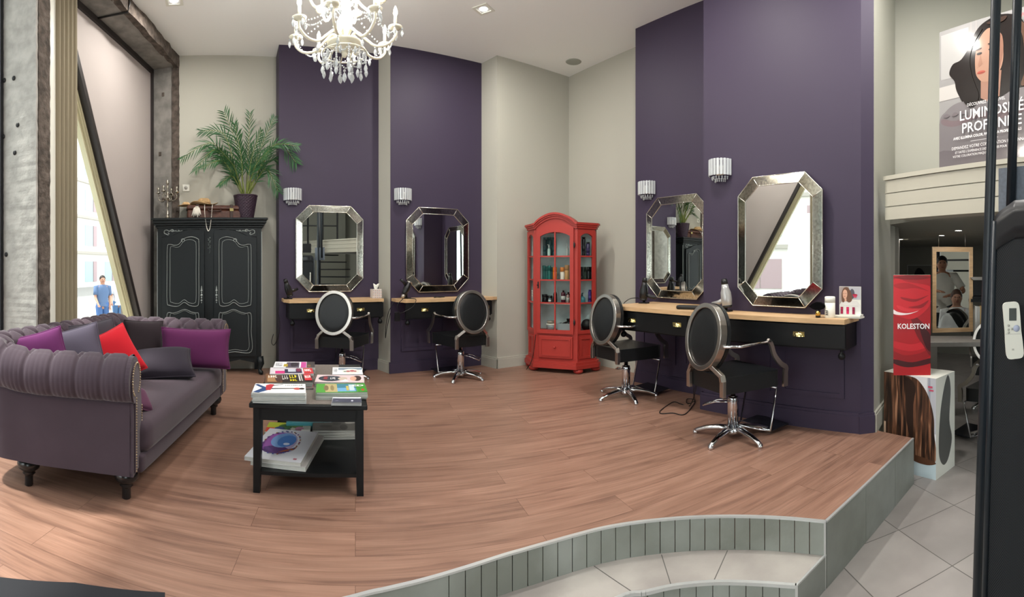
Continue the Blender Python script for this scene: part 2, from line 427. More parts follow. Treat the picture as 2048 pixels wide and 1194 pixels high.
moulding('trim_7', RT, a+.12, (a+b)/2-.05, D4, .25, .62); moulding('trim_8', RT, (a+b)/2+.05, b-.13, D4, .25, .62)

# --- street facade: concrete portal, mauve partition, window
MF, MG = 2.04, 2.37
sC0 = tt(FC, c0)
mb = MB()                                   # far jamb: smooth reveal and broken front arris
def rough_strip(mb, s0, s1, m0, m1, z0, z1, n=60, amp=.012, mi=0):
    rnd = random.Random(int(s0*100)); ring = []
    for i in range(n):
        z = z0 + (z1-z0)*i/(n-1); j = lambda: rnd.uniform(-amp, amp)
        ring.append([(s0+j(), m0+j(), z), (s1, m0+j(), z), (s1, m1, z), (s0+j(), m1, z)])
    vs = [p for r in ring for p in r]; fs = []
    for i in range(n-1):
        for k in range(4): l = (k+1) % 4; fs.append((i*4+k, i*4+l, i*4+4+l, i*4+4+k))
    fs += [(0,1,2,3), tuple(4*(n-1)+k for k in (3,2,1,0))]
    mb.add(vs, fs, mi=mi)
rough_strip(mb, sC0-.01, sC0+.25, MF-.02, MF+.07, LOW, CEIL, n=110, amp=.004, mi=1)
rough_strip(mb, sC0-.035, sC0+.25, MF+.07, 2.8, LOW, CEIL, amp=.003, mi=0)
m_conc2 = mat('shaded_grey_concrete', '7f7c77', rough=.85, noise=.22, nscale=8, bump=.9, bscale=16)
for zz, mm in ((3.35, 2.2), (2.62, 2.24), (2.05, 2.2), (1.2, 2.22)): mb.box(sC0-.045, sC0-.03, mm, mm+.03, zz, zz+.045, mi=1)
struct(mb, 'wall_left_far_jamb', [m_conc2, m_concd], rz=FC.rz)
mb = MB()                                   # near concrete post
rough_strip(mb, FC.sx(72, MF), FC.sx(97, MF), MF, 2.5, LOW, CEIL, n=150, amp=.0018, mi=0)
rough_strip(mb, FC.sx(75, MF)+.004, FC.sx(97, MF)+.01, MF-.008, MF+.05, LOW, CEIL, n=130, amp=.003, mi=1)
for (px, py) in ((48, 232), (42, 290), (40, 130), (18, 250), (20, 128), (24, 507)):       # old fixing holes
    mm = 2.15 + (60-px)*.0045
    mb.ball((FC.sx(72, MF)-.004, mm, zat(py, 3.3)), .016, 8, 6, mi=2, sc=(.5, 1, 1.1))
struct(mb, 'wall_left_near_post', [m_conc, m_concd, m_black], rz=FC.rz)
ZL = 3.70
mb = MB()                                   # lintel
def rough_beam(mb, s0, s1, m0, m1, z0, z1, n=60, amp=.01, mi=0):
    rnd = random.Random(5); ring = []
    for i in range(n):
        s = s0 + (s1-s0)*i/(n-1); j = lambda: rnd.uniform(-amp, amp)
        ring.append([(s, m0+j(), z0+j()), (s, m1, z0+j()), (s, m1, z1), (s, m0+j(), z1)])
    vs = [p for r in ring for p in r]; fs = []
    for i in range(n-1):
        for k in range(4): l = (k+1) % 4; fs.append((i*4+k, i*4+l, i*4+4+l, i*4+4+k))
    mb.add(vs, fs, mi=mi)
rough_beam(mb, -1.2, sC0, MF-.01, 2.8, ZL, CEIL, amp=.006)
rough_beam(mb, -1.2, sC0, MF-.02, MF+.05, ZL-.006, CEIL, amp=.012, mi=1)
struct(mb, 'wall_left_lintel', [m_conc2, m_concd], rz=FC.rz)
mb = MB(); mb.tube([FC.w(4.15, MG-.03, ZL-.012), FC.w(4.18, MF-.01, ZL-.014), FC.w(4.18, MF-.028, ZL+.06), FC.w(4.18, MF-.026, CEIL)], .011, 6); struct(mb, 'trim_14', mat('black_conduit', '1b1918', rough=.5))
# mauve partition above the stair diagonal
S_A, Z_A, S_B, Z_B = FC.sx(155, MG), zat(145, hypot(MG, FC.sx(155, MG))), FC.sx(275, MG), zat(635, hypot(MG, FC.sx(275, MG)))
sl = (Z_B-Z_A)/(S_B-S_A)
sat = lambda z: S_A + (z-Z_A)/sl
sR = sC0 - .035
mb = MB(); mb.prismY([(sat(ZL), ZL), (sR, ZL), (sR, LOW), (sat(LOW) if sat(LOW) < sR else sR, max(LOW, Z_A + sl*(sR-S_A)))], MG, MG+.06)
struct(mb, 'wall_left_partition', m_pink, rz=FC.rz)
def bar(mb, z0, z1, off0, off1, m0, m1, mi=0):   # bar along the diagonal, offsets measured along the facade
    mb.prismY([(sat(z0)+off0, z0), (sat(z0)+off1, z0), (sat(z1)+off1, z1), (sat(z1)+off0, z1)], m0, m1, mi=mi)
m_cream = mat('cream_frame', 'b9b293', rough=.5)
m_dark = mat('dark_bronze_trim', '2c2726', rough=.5)
zlo = Z_A + sl*(sR-S_A)
mb = MB()
bar(mb, zlo, ZL, -.05, .015, MG-.05, MG+.05)
mb.box(sat(ZL), sR, MG-.03, MG+.01, ZL-.055, ZL); mb.box(sR-.035, sR, MG-.03, MG+.01, zlo, ZL)
struct(mb, 'trim_9', m_dark, rz=FC.rz)
mb = MB()
bar(mb, zlo-.3, ZL, -.12, -.05, MG+.02, MG+.09); bar(mb, zlo-.3, ZL, -.15, -.12, MG+.04, MG+.1); bar(mb, zlo-.3, ZL, -.10, -.09, MG+.01, MG+.03)
struct(mb, 'window_frame_diagonal', m_cream, rz=FC.rz)
mb = MB(); mb.prismY([(3.3, .35), (sat(.35)-.13, .35), (sat(ZL)-.13 + .0, ZL), (3.3, ZL)], MG+.045, MG+.055)
struct(mb, 'window_1', m_glass, rz=FC.rz)
mb = MB(); mb.box(3.0, sR, MF+.02, MG+.12, LOW, .30); mb.box(3.0, sR, MF, MG+.12, .30, .34, mi=1)
struct(mb, 'wall_left_sill', [m_conc, m_white], rz=FC.rz)
# near white window post and nearer window with dark frame
sw0, sw1 = FC.sx(97, 2.30), FC.sx(115.5, 2.30)
mb = MB(); mb.box(sw0-.12, sw1, 2.305, 2.50, LOW, ZL, bev=.004)
struct(mb, 'window_post', m_white, rz=FC.rz)
mb = MB(); sd = FC.sx(9, 2.36)
mb.box(sd-.07, sd, 2.34, 2.42, LOW, ZL); mb.box(-1.2, sd, 2.34, 2.42, ZL-.08, ZL); mb.box(-1.2, sd, 2.34, 2.42, LOW, LOW+.2)
for s in (-1.2, .4): mb.box(s, s+.07, 2.34, 2.42, LOW, ZL)
struct(mb, 'window_frame_near', m_blackmetal, rz=FC.rz)
mb = MB(); mb.box(-1.2, sd, 2.375, 2.385, LOW+.2, ZL-.08); struct(mb, 'window_2', m_glass, rz=FC.rz)
mb = MB(); mb.box(sd-.01, sd+.03, 2.36, 2.46, LOW, ZL); struct(mb, 'trim_10', mat('bare_wood_packer', '8d7c70', rough=.8, noise=.2), rz=FC.rz)

# --- platform, steps, lower floor
edge_px = [(700,1193),(773,1175.5),(846,1158),(925,1135),(1000,1111),(1045,1098),(1091,1085),(1150,1068.5),(1208,1054),(1270,1043.5),(1335,1036.5),(1395,1032.5),(1457,1031),(1520,1032),(1585,1035.5),(1650,1041.5)]
edge = [pt(x, y, 0) for x, y in edge_px]
d0 = (edge[0]-edge[2]).normalized()
edge = [Vector(p) for p in ((-1.62,-1.2,0),(-1.55,.1,0),(-1.34,.85,0),(-1.02,1.36,0))] + edge
sm = spline([tuple(p) for p in edge], 6); K1 = sm[-1]
K2 = pt(1825, 876, 0)
plat = [(p.x, p.y) for p in sm]
KB = polar(1757, 3.69)
far_poly = plat + [(K2.x, K2.y), (KB.x, KB.y), (3.0, 3.5), (3.2, 4.4), (3, 7.5), (-6, 7.5), (-4.6, 3.4), (-2.15, -1.2)]
mb = MB(); mb.prism(far_poly, LOW, 0)
struct(mb, 'floor_platform', m_wood)
# risers
def riser(mb, pts, z0, z1, w, th=.012, mi=0, big_until=0):
    """tile strips along a plan curve, facing the right-hand side of travel"""
    acc = [0]; 
    for a, b in zip(pts, pts[1:]): acc.append(acc[-1] + (b-a).length)
    tot = acc[-1]
    def at(d):
        d = min(max(d, 0), tot-1e-6)
        for i in range(len(acc)-1):
            if acc[i+1] >= d: break
        t = (d-acc[i])/max(1e-9, acc[i+1]-acc[i]); return pts[i].lerp(pts[i+1], t)
    d = tot; first = True
    while d > .001:
        ww = w if (tot-d) < big_until or not big_until else .46
        d0_ = max(0, d-ww); a, b = at(d0_+.0025), at(d-.0025)
        n = Vector(((b-a).y, -(b-a).x, 0)); 
        if n.length < 1e-6: break
        n.normalize(); q = [a, b, b+n*th, a+n*th]
        if ww > .3:
            k = 6; A = [at(d0_+.0025 + (d-d0_-.005)*j/k) for j in range(k+1)]
            for u, v in zip(A, A[1:]): mb.prism([(p.x, p.y) for p in (u, v, v+n*th, u+n*th)], z0, z1, mi=mi)
        else: mb.prism([(p.x, p.y) for p in q], z0, z1, mi=mi)
        d = d0_
    return mb
Z1 = -.165
mb = MB(); riser(mb, sm, Z1, -.006, .0755, big_until=1.86)
struct(mb, 'floor_riser_upper', m_riser)
mb = MB()
for a, b in zip(sm, sm[1:]):
    n = Vector(((b-a).y, -(b-a).x, 0)).normalized()*.014; mb.prism([(a.x-n.x*.3, a.y-n.y*.3), (b.x-n.x*.3, b.y-n.y*.3), (b.x+n.x, b.y+n.y), (a.x+n.x, a.y+n.y)], -.006, .003)
a, b = K1, K2; n = Vector(((b-a).y, -(b-a).x, 0)).normalized()*.012
mb.prism([(a.x-n.x*.2, a.y-n.y*.2), (b.x-n.x*.2, b.y-n.y*.2), (b.x+n.x, b.y+n.y), (a.x+n.x, a.y+n.y)], -.006, .002)
mb.box(-.006, .004, -.014, .002, LOW, .002, T=TR(K1.x, K1.y, 0, rz=R(-35)))
struct(mb, 'trim_11', m_trim)
# straight side riser of the platform
mb = MB(); L_ = (K2-K1).length; u = (K2-K1)/L_; n = Vector((u.y, -u.x, 0))*.01; d = 0
while d < L_:
    a = K1 + u*(d+.002); b = K1 + u*min(L_, d+.45-.002); mb.prism([(p.x, p.y) for p in (a, b, b+n, a+n)], LOW, -.006); d += .45
struct(mb, 'floor_riser_side', m_riser)
e2x = e2
mb = MB(); a, b = K2, KB; mb.prism([(a.x, a.y), (b.x, b.y), (b.x+.008, b.y+.006), (a.x+.008, a.y+.006)], LOW, -.004); struct(mb, 'floor_riser_end', m_riser)
# lower step
st_px = [(1235,1193.5),(1290,1182),(1335,1171.5),(1380,1165),(1432,1161.6),(1480,1162),(1535,1164.5),(1593,1168.5)]
st = [pt(x, y, Z1) for x, y in st_px]
d1 = (st[0]-st[1]).normalized()
st = [Vector(p) for p in ((-1.3,-1.2,0),(-1.24,.0,0),(-1.02,.72,0),(-.68,1.2,0),(-.25,1.58,0),(.12,1.84,0))] + st
s2 = spline([tuple(Vector((p.x, p.y, 0))) for p in st], 6)
K3 = s2[-1]
tread = [(p.x, p.y) for p in s2] + [(K1.x, K1.y)] + [(p.x, p.y) for p in sm[::-1]]
mb = MB(); mb.prism(tread, LOW, Z1); 
struct(mb, 'floor_step', m_tile)
mb = MB(); riser(mb, s2, LOW, Z1-.012, .0755, big_until=1.3)
struct(mb, 'floor_riser_lower', m_riser)
mb = MB()
for a, b in zip(s2, s2[1:]):
    n = Vector(((b-a).y, -(b-a).x, 0)).normalized()*.014; mb.prism([(a.x-n.x*.3, a.y-n.y*.3), (b.x-n.x*.3, b.y-n.y*.3), (b.x+n.x, b.y+n.y), (a.x+n.x, a.y+n.y)], Z1-.012, Z1+.003)
mb.box(-.006, .006, -.014, .002, LOW, Z1+.003, T=TR(K3.x, K3.y, 0, rz=R(-35)))
a, b = K3, K1; n = Vector(((b-a).y, -(b-a).x, 0)).normalized()*.008
mb.prism([(a.x-n.x*.3, a.y-n.y*.3), (b.x-n.x*.3, b.y-n.y*.3), (b.x+n.x, b.y+n.y), (a.x+n.x, a.y+n.y)], Z1-.006, Z1+.002)
struct(mb, 'trim_12', m_trim)
mb = MB(); a, b = K3, K1; n = Vector(((b-a).y, -(b-a).x, 0)).normalized()*.008
mb.prism([(a.x, a.y), (b.x, b.y), (b.x+n.x, b.y+n.y), (a.x+n.x, a.y+n.y)], LOW, Z1-.006)
struct(mb, 'floor_step_side', m_riser)
mb = MB()                                    # tread joints
for (ax, ay), (bx, by) in (((1188,1132),(1268,1186)), ((1323,1109.5),(1342,1170)), ((1455,1101),(1427,1163))):
    a, b = pt(ax, ay, Z1), pt(bx, by, Z1); u = (b-a).normalized(); n = Vector((-u.y, u.x, 0))*.0022
    mb.prism([(p.x, p.y) for p in (a-n, b-n, b+n, a+n)], Z1-.001, Z1+.0008)
struct(mb, 'floor_step_joints', m_grout)
# lower floor
mb = MB(); mb.prism([(-4, -4.2), (11, -4.2), (11, 11), (-4, 11)], LOW-.15, LOW)
m_lfloor = mat('large_grey_floor_tile', '8f8a86', rough=.34, spec=.45)
N, L, B = nodes(m_lfloor)
tc = N.new('ShaderNodeTexCoord'); mp = N.new('ShaderNodeMapping'); mp.vector_type = 'TEXTURE'
mp.inputs['Location'].default_value = (2.081, 2.031, 0); mp.inputs['Rotation'].default_value = (0, 0, R(-8))
L.new(tc.outputs['Object'], mp.inputs[0])
br = N.new('ShaderNodeTexBrick'); br.offset = 0; br.inputs['Scale'].default_value = 1; br.inputs['Brick Width'].default_value = .46; br.inputs['Row Height'].default_value = .46
br.inputs['Mortar Size'].default_value = .003; br.inputs['Mortar Smooth'].default_value = .1
br.inputs['Color1'].default_value = (*lin('8b8683'), 1); br.inputs['Color2'].default_value = (*lin('9a9591'), 1); br.inputs['Mortar'].default_value = (*lin('55524f'), 1)
L.new(mp.outputs[0], br.inputs[0])
nz = N.new('ShaderNodeTexNoise'); nz.inputs['Scale'].default_value = 3; nz.inputs['Detail'].default_value = 6; L.new(tc.outputs['Object'], nz.inputs[0])
mx = N.new('ShaderNodeMix'); mx.data_type = 'RGBA'; mx.blend_type = 'OVERLAY'; mx.inputs[0].default_value = .35; L.new(br.outputs[0], mx.inputs[6]); L.new(nz.outputs[0], mx.inputs[7])
L.new(mx.outputs[2], B.inputs['Base Color'])
struct(mb, 'floor_lower', m_lfloor)

# --- ceiling
mb = MB(); mb.prism([tuple(FC.w(-9, 2.8).xy), tuple(FC.w(9, 2.8).xy), (11.5, 9.5), (11.5, -4.4), (0, -5)], CEIL, CEIL+.15); struct(mb, 'ceiling', m_ceil)

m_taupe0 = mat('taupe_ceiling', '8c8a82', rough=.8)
# --- right side: mezzanine, upper wall, back room
ZB, ZT = zat(436, 3.75), zat(356.5, 3.75)
q1 = polar(1774, 3.75); q2 = polar(1975, 3.75/1.165); qd = (q2-q1).normalized(); q3 = q1 + qd*3.4; qn = Vector((-qd.y, qd.x, 0))
if qn.x < 0: qn = -qn
mb = MB(); mb.prism([(p.x, p.y) for p in (q1, q3, q3+qn*6.5, q1+qn*6.5)], ZB, ZT)
struct(mb, 'floor_mezzanine', m_beige)
mb = MB(); ang = atan2(qd.y, qd.x)
hh = (ZT-ZB)
for k in range(3): mb.box(-.004, 3.4, -.016, 0, ZB-.02+k*hh/3+.0035, ZB-.02+(k+1)*hh/3-.0035, T=TR(q1.x, q1.y, 0, rz=ang))
mb.box(-.015, 3.4, -.028, .1, ZT-.02, ZT+.012, T=TR(q1.x, q1.y, 0, rz=ang)); 
struct(mb, 'trim_13', mat('cream_cladding', 'b4b0a2', rough=.6), )
# upper wall behind the poster
w0 = e2 + Vector((.02, .02, 0)); wd = (polar(1975, 4.6) - w0).normalized()
mb = MB(); mb.prism([(p.x, p.y) for p in (w0, w0+wd*5, w0+wd*5+Vector((.1,.1,0)), w0+Vector((.1,.1,0)))], ZT, CEIL+1.2)
struct(mb, 'wall_right_upper', m_beige)
mb = MB(); mb.prism([(p.x, p.y) for p in (q1 + qn*.3 + qd*.0, q3 + qn*.3, Vector((11, 2.5, 0)), Vector((11, 9.5, 0)), Vector((5.0, 9.5, 0)), e2 + Vector((-.1, .25, 0)))], ZB-.006, ZB+.08)
struct(mb, 'ceiling_back_room', m_taupe0)
# back room walls
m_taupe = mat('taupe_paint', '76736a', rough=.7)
r0 = polar(1797, 4.6); r1 = polar(1800, 9.2); r2 = polar(1990, 8.6); r3 = r2 + (r2-r1).normalized()*3
wall('wall_back_room_left', [e2 + Vector((.02, .02, 0)), r0, r1], LOW, ZB, m_taupe, side=1)
wall('wall_back_room_far', [r1, r3], LOW, ZB+.02, m_taupe, side=1)
wall('wall_back_room_right', [r3, r3 + Vector((.8, -7.5, 0))], LOW, CEIL+1.2, m_beige, side=1)
# behind the viewer
cb = [FC.w(-1.2, 2.4), FC.w(-1.2, 2.4) + Vector((.6, -3.6, 0))]
pA = FC.w(-1.2, 2.45); pB = Vector((-1.2, -4.2, 0)); pC = Vector((8.5, -4.2, 0)); pD = r3 + Vector((.8, -7.5, 0))
wall('wall_near_left', [pA, pB][::-1][::-1], LOW, CEIL+1.2, m_conc, side=-1)
mb = MB()
mb.box(pB.x, 1.6, -4.32, -4.2, LOW, CEIL); mb.box(4.8, pC.x, -4.32, -4.2, LOW, CEIL); mb.box(1.6, 4.8, -4.32, -4.2, 3.0, CEIL); mb.box(1.6, 4.8, -4.32, -4.2, LOW, LOW+.2)
struct(mb, 'wall_near', m_beige)
mb = MB(); mb.ringY([(1.6, LOW+.2), (4.8, LOW+.2), (4.8, 3.0), (1.6, 3.0)], [(1.66, LOW+.26), (4.74, LOW+.26), (4.74, 2.94), (1.66, 2.94)], -4.3, -4.22); mb.box(2.64, 2.70, -4.3, -4.22, LOW+.2, 3.0); mb.box(3.7, 3.76, -4.3, -4.22, LOW+.2, 3.0)
struct(mb, 'window_frame_shopfront', m_blackmetal)
mb = MB(); mb.box(1.66, 4.74, -4.265, -4.255, LOW+.26, 2.94); struct(mb, 'window_3', m_glass)
wall('wall_near_right', [pC, pD], LOW, CEIL+1.2, m_beige, side=-1)
# ---------------------------------------------------------------- pleated blind beside the window
m_blind = mat('beige_blind_fabric', '8f8570', rough=.7, spec=.2)
b0, b1 = FC.sx(115.5, 2.28), FC.sx(157, 2.28)
mb = MB(); n = 5; poly = []
for i in range(n*8+1):
    f = i/(n*8); s = b0 + (b1-b0)*f; poly.append((s, 2.275 + .036*(1-abs(sin(pi*f*n))**.7)))
poly += [(b1, 2.33), (b0, 2.33)]
mb.prism(poly, .345, ZL-.02)
o = mb.build('vertical_blind', m_blind, rz=FC.rz)
tag(o, 'beige pleated vertical blind folded back beside the tall window', 'blind')

# ---------------------------------------------------------------- street outside
SZ = -.74
mb = MB(); mb.prism([tuple(FC.w(s, m).xy) for s, m in ((-30, 2.9), (60, 2.9), (60, 60), (-30, 60))], SZ-.2, SZ)
struct(mb, 'floor_street', mat('pale_pavement', '9a9894', rough=.8))
m_fac = mat('pale_render_wall', 'eeeae2', rough=.9); m_fw = mat('street_window_glass', 'a9c4c6', rough=.3, spec=.6); m_fp = mat('rose_shutter', 'b8a0a2', rough=.7)
m_fac2 = mat('brick_red_render', 'a5695a', rough=.9)
bld = thing('apartment_building', 'pale sunlit building with rose shutters across the street outside the window', 'building', FC.w(0, 24, SZ), FC.rz)
mb = MB(); mb.box(-26, 60, 0, 6, 0, 16); mb.build('facade', m_fac, bld)
mb = MB()
for z in (3.2, 6.6, 10): mb.box(-26, 60, -.22, 0, z, z+.25)
mb.build('string_course', mat('stone_band', 'b9b2a8', rough=.9), bld)
k = 0
for s in range(-20, 56, 4):
    for z in (0.5, 4.0, 7.4, 10.8):
        k += 1
        mb = MB(); mb.box(s, s+1.5, -.05, .02, z, z+2.0); w = mb.build('window', m_fw if (s//4+int(z)) % 3 else m_fp, bld)
        mb = MB(); mb.box(s+1.55, s+2.2, -.1, -.0, z, z+2.0, mi=0); mb.build('shutter', m_fp, bld)
def person(name, label, loc, rz, top, trousers, h=1.72, skin='b98a72', hair='2a211d', lean=0, arms=None, group=None, sit=False, cat='person', coat=None):
    """standing figure: one skinned body, clothing and hair as children"""
    root = thing(name, label, cat, loc, rz, group)
    k = h/1.72
    me = bpy.data.meshes.new('body')
    A = arms or {'L': [(.185, 0, 1.40), (.215, .07, 1.12), (.20, -.06, .90)], 'R': [(-.185, 0, 1.40), (-.215, -.06, 1.13), (-.18, -.24, .98)]}
    V = [(0, 0, .94), (0, .01, 1.12), (0, .02, 1.30), (0, .01, 1.42), (0, 0, 1.50), (0, -.02, 1.57), (0, -.02, 1.64)]
    Rr = [(.15, .11), (.13, .10), (.165, .115), (.15, .09), (.055, .055), (.075, .085), (.072, .085)]
    E_ = [(0, 1), (1, 2), (2, 3), (3, 4), (4, 5), (5, 6)]
    for sd in 'LR':
        q = A[sd]; b = len(V)
        V += [q[0], q[1], q[2], tuple(Vector(q[2]) + (Vector(q[2])-Vector(q[1])).normalized()*.075)]
        Rr += [(.05, .05), (.038, .038), (.026, .026), (.03, .018)]
        E_ += [(3, b), (b, b+1), (b+1, b+2), (b+2, b+3)]
        hd = (Vector(q[2])-Vector(q[1])).normalized(); sidev = hd.cross(Vector((0, 0, 1)))
        if sidev.length < .1: sidev = Vector((1, 0, 0))
        sidev.normalize(); wrist = Vector(V[b+3])
        for f in range(4):
            c = len(V); o = sidev*(f-1.5)*.019
            V += [tuple(wrist + o + hd*.03), tuple(wrist + o*1.1 + hd*(.065+.01*(1 if f in (1, 2) else 0)) + Vector((0, 0, -.012)))]; Rr += [(.009, .009), (.007, .007)]; E_ += [(b+3, c), (c, c+1)]
        c = len(V); V += [tuple(Vector(q[2]) + hd*.03 + sidev*.03), tuple(Vector(q[2]) + hd*.06 + sidev*.045)]; Rr += [(.010, .010), (.008, .008)]; E_ += [(b+2, c), (c, c+1)]
    if not sit:
        for sd, x in ((1, .095), (-1, -.095)):
            st_ = .12*sd*lean
            b = len(V); V += [(x, 0, .86), (x, st_*.5-.01, .48), (x, st_, .09), (x, st_-.13, .03)]; Rr += [(.09, .09), (.06, .06), (.042, .042), (.04, .03)]; E_ += [(0, b), (b, b+1), (b+1, b+2), (b+2, b+3)]
    else:
        for x in (.1, -.1):
            b = len(V); V += [(x, -.1, .92), (x, -.46, .94), (x, -.5, .5), (x, -.62, .45)]; Rr += [(.09, .09), (.065, .065), (.045, .045), (.04, .03)]; E_ += [(0, b), (b, b+1), (b+1, b+2), (b+2, b+3)]
    me.from_pydata([tuple(Vector(v)*k) for v in V], E_, [])
    o = bpy.data.objects.new('body', me); COL.objects.link(o); o.parent = root
    sk = o.modifiers.new('skin', 'SKIN')
    sv = me.skin_vertices[0].data
    for i, r in enumerate(Rr): sv[i].radius = (r[0]*k, r[1]*k)
    sv[0].use_root = True
    ss = o.modifiers.new('sub', 'SUBSURF'); ss.levels = 1; ss.render_levels = 2
    ms = mat('skin_' + skin, skin, rough=.55); me.materials.append(ms)
    # head features
    mb = MB(); mb.ball((0, -.012, 1.615), .105, 16, 12, sc=(.76, .88, 1.08), T=TR(s=k)); mb.tube([(0, -.10, 1.63), (0, -.122, 1.605), (0, -.108, 1.592)], [.009, .014, .008], 6, T=TR(s=k))
    for x in (-.08, .08): mb.ball((x, 0, 1.61), .02, 8, 6, sc=(.4, .8, 1.2), T=TR(s=k))
    for x in (-.03, .03): mb.ball((x, -.098, 1.635), .009, 8, 6, mi=1, sc=(1.2, .5, .8), T=TR(s=k))
    mb.ball((0, -.102, 1.57), .012, 8, 6, mi=2, sc=(1.6, .5, .5), T=TR(s=k))
    mb.build('head', [ms, m_black, mat('lips', '8c4a44', rough=.5)], root)
    mb = MB(); mb.ball((0, .008, 1.645), .112, 16, 10, sc=(.8, .9, .95), T=TR(s=k)); mb.build('hair', mat('hair_' + hair, hair, rough=.6), root)
    # clothing: slightly larger hollow garments built from swept sections
    def sect(z, rx, ry, cx=0, cy=0, n=20): return [(cx+rx*cos(2*pi*i/n), cy+ry*sin(2*pi*i/n), z) for i in range(n)]
    def loft(mb, rings):
        n = len(rings[0]); vs = [p for r in rings for p in r]; fs = [(i*n+q, i*n+(q+1) % n, (i+1)*n+(q+1) % n, (i+1)*n+q) for i in range(len(rings)-1) for q in range(n)]
        mb.add(vs, fs, True, T=TR(s=k))
    mb = MB(); loft(mb, [sect(.88, .185, .135), sect(1.0, .17, .125, cy=.0), sect(1.12, .165, .12, cy=.01), sect(1.28, .20, .135, cy=.01), sect(1.40, .20, .12, cy=.01), sect(1.46, .13, .09), sect(1.485, .075, .07)])
    for sd in 'LR':
        q = [Vector(v) for v in A[sd]]; q0 = q[0].lerp(Vector((0, 0, 1.40)), .4); qm = q[0].lerp(q[1], .75)
        mb.tube([q0, q[0], q[0].lerp(q[1], .4), qm], [.075, .078, .066, .064], 12, T=TR(s=k))
    mb.build('top', mat('cloth_' + top, top, rough=.85), root)
    if trousers:
        mb = MB()
        for sd, x in ((1, .095), (-1, -.095)):
            st_ = .12*sd*lean
            mb.tube([(x*.6, 0, .97), (x, 0, .86), (x, st_*.5-.01, .48), (x, st_, .08)], [.12, .108, .08, .062], 12, T=TR(s=k))
        mb.build('trousers', mat('cloth_' + trousers, trousers, rough=.85), root)
        for sd, x in ((1, .095), (-1, -.095)): st_ = .12*sd*lean; mb = MB(); mb.ball((x, st_-.06, .035), .1, 10, 6, sc=(.5, 1.25, .42), T=TR(s=k)); mb.build('shoe', m_black, root)
    return root
def face_to(az): return -R(az)+pi        # figures face local -Y
person('person', 'pedestrian in dark blue jacket and jeans walking outside the window', polar(205, 13.6, SZ), R(60), '5c7396', '4a6a9c', lean=1)
person('person', 'pedestrian in white top and blue jeans outside the window', polar(238, 14.0, SZ), R(40), 'e8ecf0', '5d82ad', lean=-1.4)
def car(label, loc, rz, colr):
    r = thing('car', label, 'car', loc, rz, None)
    mb = MB(); prof = [(-2.1, .3), (-2.12, .6), (-2.0, .82), (-1.1, .92), (-.5, 1.38), (.9, 1.42), (1.55, .98), (2.05, .9), (2.1, .6), (2.08, .3)]
    mb.prismY(prof, -.85, .85); mb.build('body', mat('car_paint_' + colr, colr, rough=.2, coat=.5), r, bevel=.06)
    mb = MB(); gl = [(-.98, .95), (-.46, 1.33), (.86, 1.36), (1.36, 1.0)]
    mb.prismY(gl, -.862, .862); mb.build('window', mat('car_glass', '1d2a30', rough=.05), r)
    for x in (-1.35, 1.35):
        for y in (-.8, .8):
            mb = MB(); mb.lathe([(.0, -.09), (.3, -.09), (.32, -.05), (.32, .05), (.3, .09), (0, .09)], 20, T=TR(x, y, .32, rx=pi/2)); mb.lathe([(.0, -.1), (.18, -.1), (.18, .1), (0, .1)], 14, mi=1, T=TR(x, y, .32, rx=pi/2)); mb.build('wheel', [m_black, m_steel], r)
    return r
car('blue parked car across the pavement outside', FC.w(-1.5, 9.5, SZ), FC.rz, '2c6a93')
car('silver parked car further along the street outside', FC.w(4.2, 10.2, SZ), FC.rz, 'aab4bb')

# ---------------------------------------------------------------- sofa
m_sofa = mat('mauve_velvet', '463b43', rough=.85, spec=.2, sheen=.2, noise=.08, nscale=3)
m_sofa2 = m_sofa
m_leg = mat('black_lacquer', '17191b', rough=.2, spec=.6)
m_nail = mat('antique_nail', 'b7a58a', rough=.3, metal=1)
sofa = thing('chesterfield_sofa', 'mauve velvet button-tufted rolled-arm sofa by the tall window', 'sofa', (0, 0, 0), FC.rz)
upath = spline([(2.325, 1.09, 0), (2.27, 1.35, 0), (2.19, 1.66, 0), (2.17, 1.86, 0), (2.36, 1.925, 0), (2.8, 1.915, 0), (3.3, 1.905, 0), (3.75, 1.905, 0), (3.95, 1.84, 0), (4.01, 1.64, 0), (4.02, 1.35, 0), (4.03, 1.06, 0)], 14)
acc = [0]
for a, b in zip(upath, upath[1:]): acc.append(acc[-1] + (b-a).length)
ULEN = acc[-1]
def upt(u):
    d = u*ULEN; i = 0
    lo, hi = 0, len(acc)-1
    while hi-lo > 1:
        mid = (lo+hi)//2
        if acc[mid] <= d: lo = mid
        else: hi = mid
    t = (d-acc[lo])/(acc[lo+1]-acc[lo]); p = upath[lo].lerp(upath[lo+1], t)
    a = upath[max(lo-2, 0)]; b = upath[min(lo+3, len(upath)-1)]; tg = (b-a).normalized()
    return p, Vector((-tg.y, tg.x, 0))                       # left of travel = outwards? fixed by sign below
RC, RZ_, RR = .05, .665, .118
def section(v):
    """v 0..1: outer foot -> under roll -> over the top -> inner face; returns (o, z, no, nz, region, w)"""
    segs = [.40, RR*R(258), .22]; tot = sum(segs); d = v*tot
    if d < segs[0]:
        f = d/segs[0]; o = .075; return (o, .165 + f*(RZ_-RR-.165+.012), 1, 0, 0, d)
    d -= segs[0]
    if d < segs[1]:
        a = -R(82) + d/RR; return (RC+RR*cos(a), RZ_+RR*sin(a), cos(a), sin(a), 1, d)
    d -= segs[1]; a = -R(82)+R(258)
    return (RC+RR*cos(a)-.045*d/.22, RZ_+RR*sin(a)-d, -1, 0, 2, segs[1]+d)
SP = .142
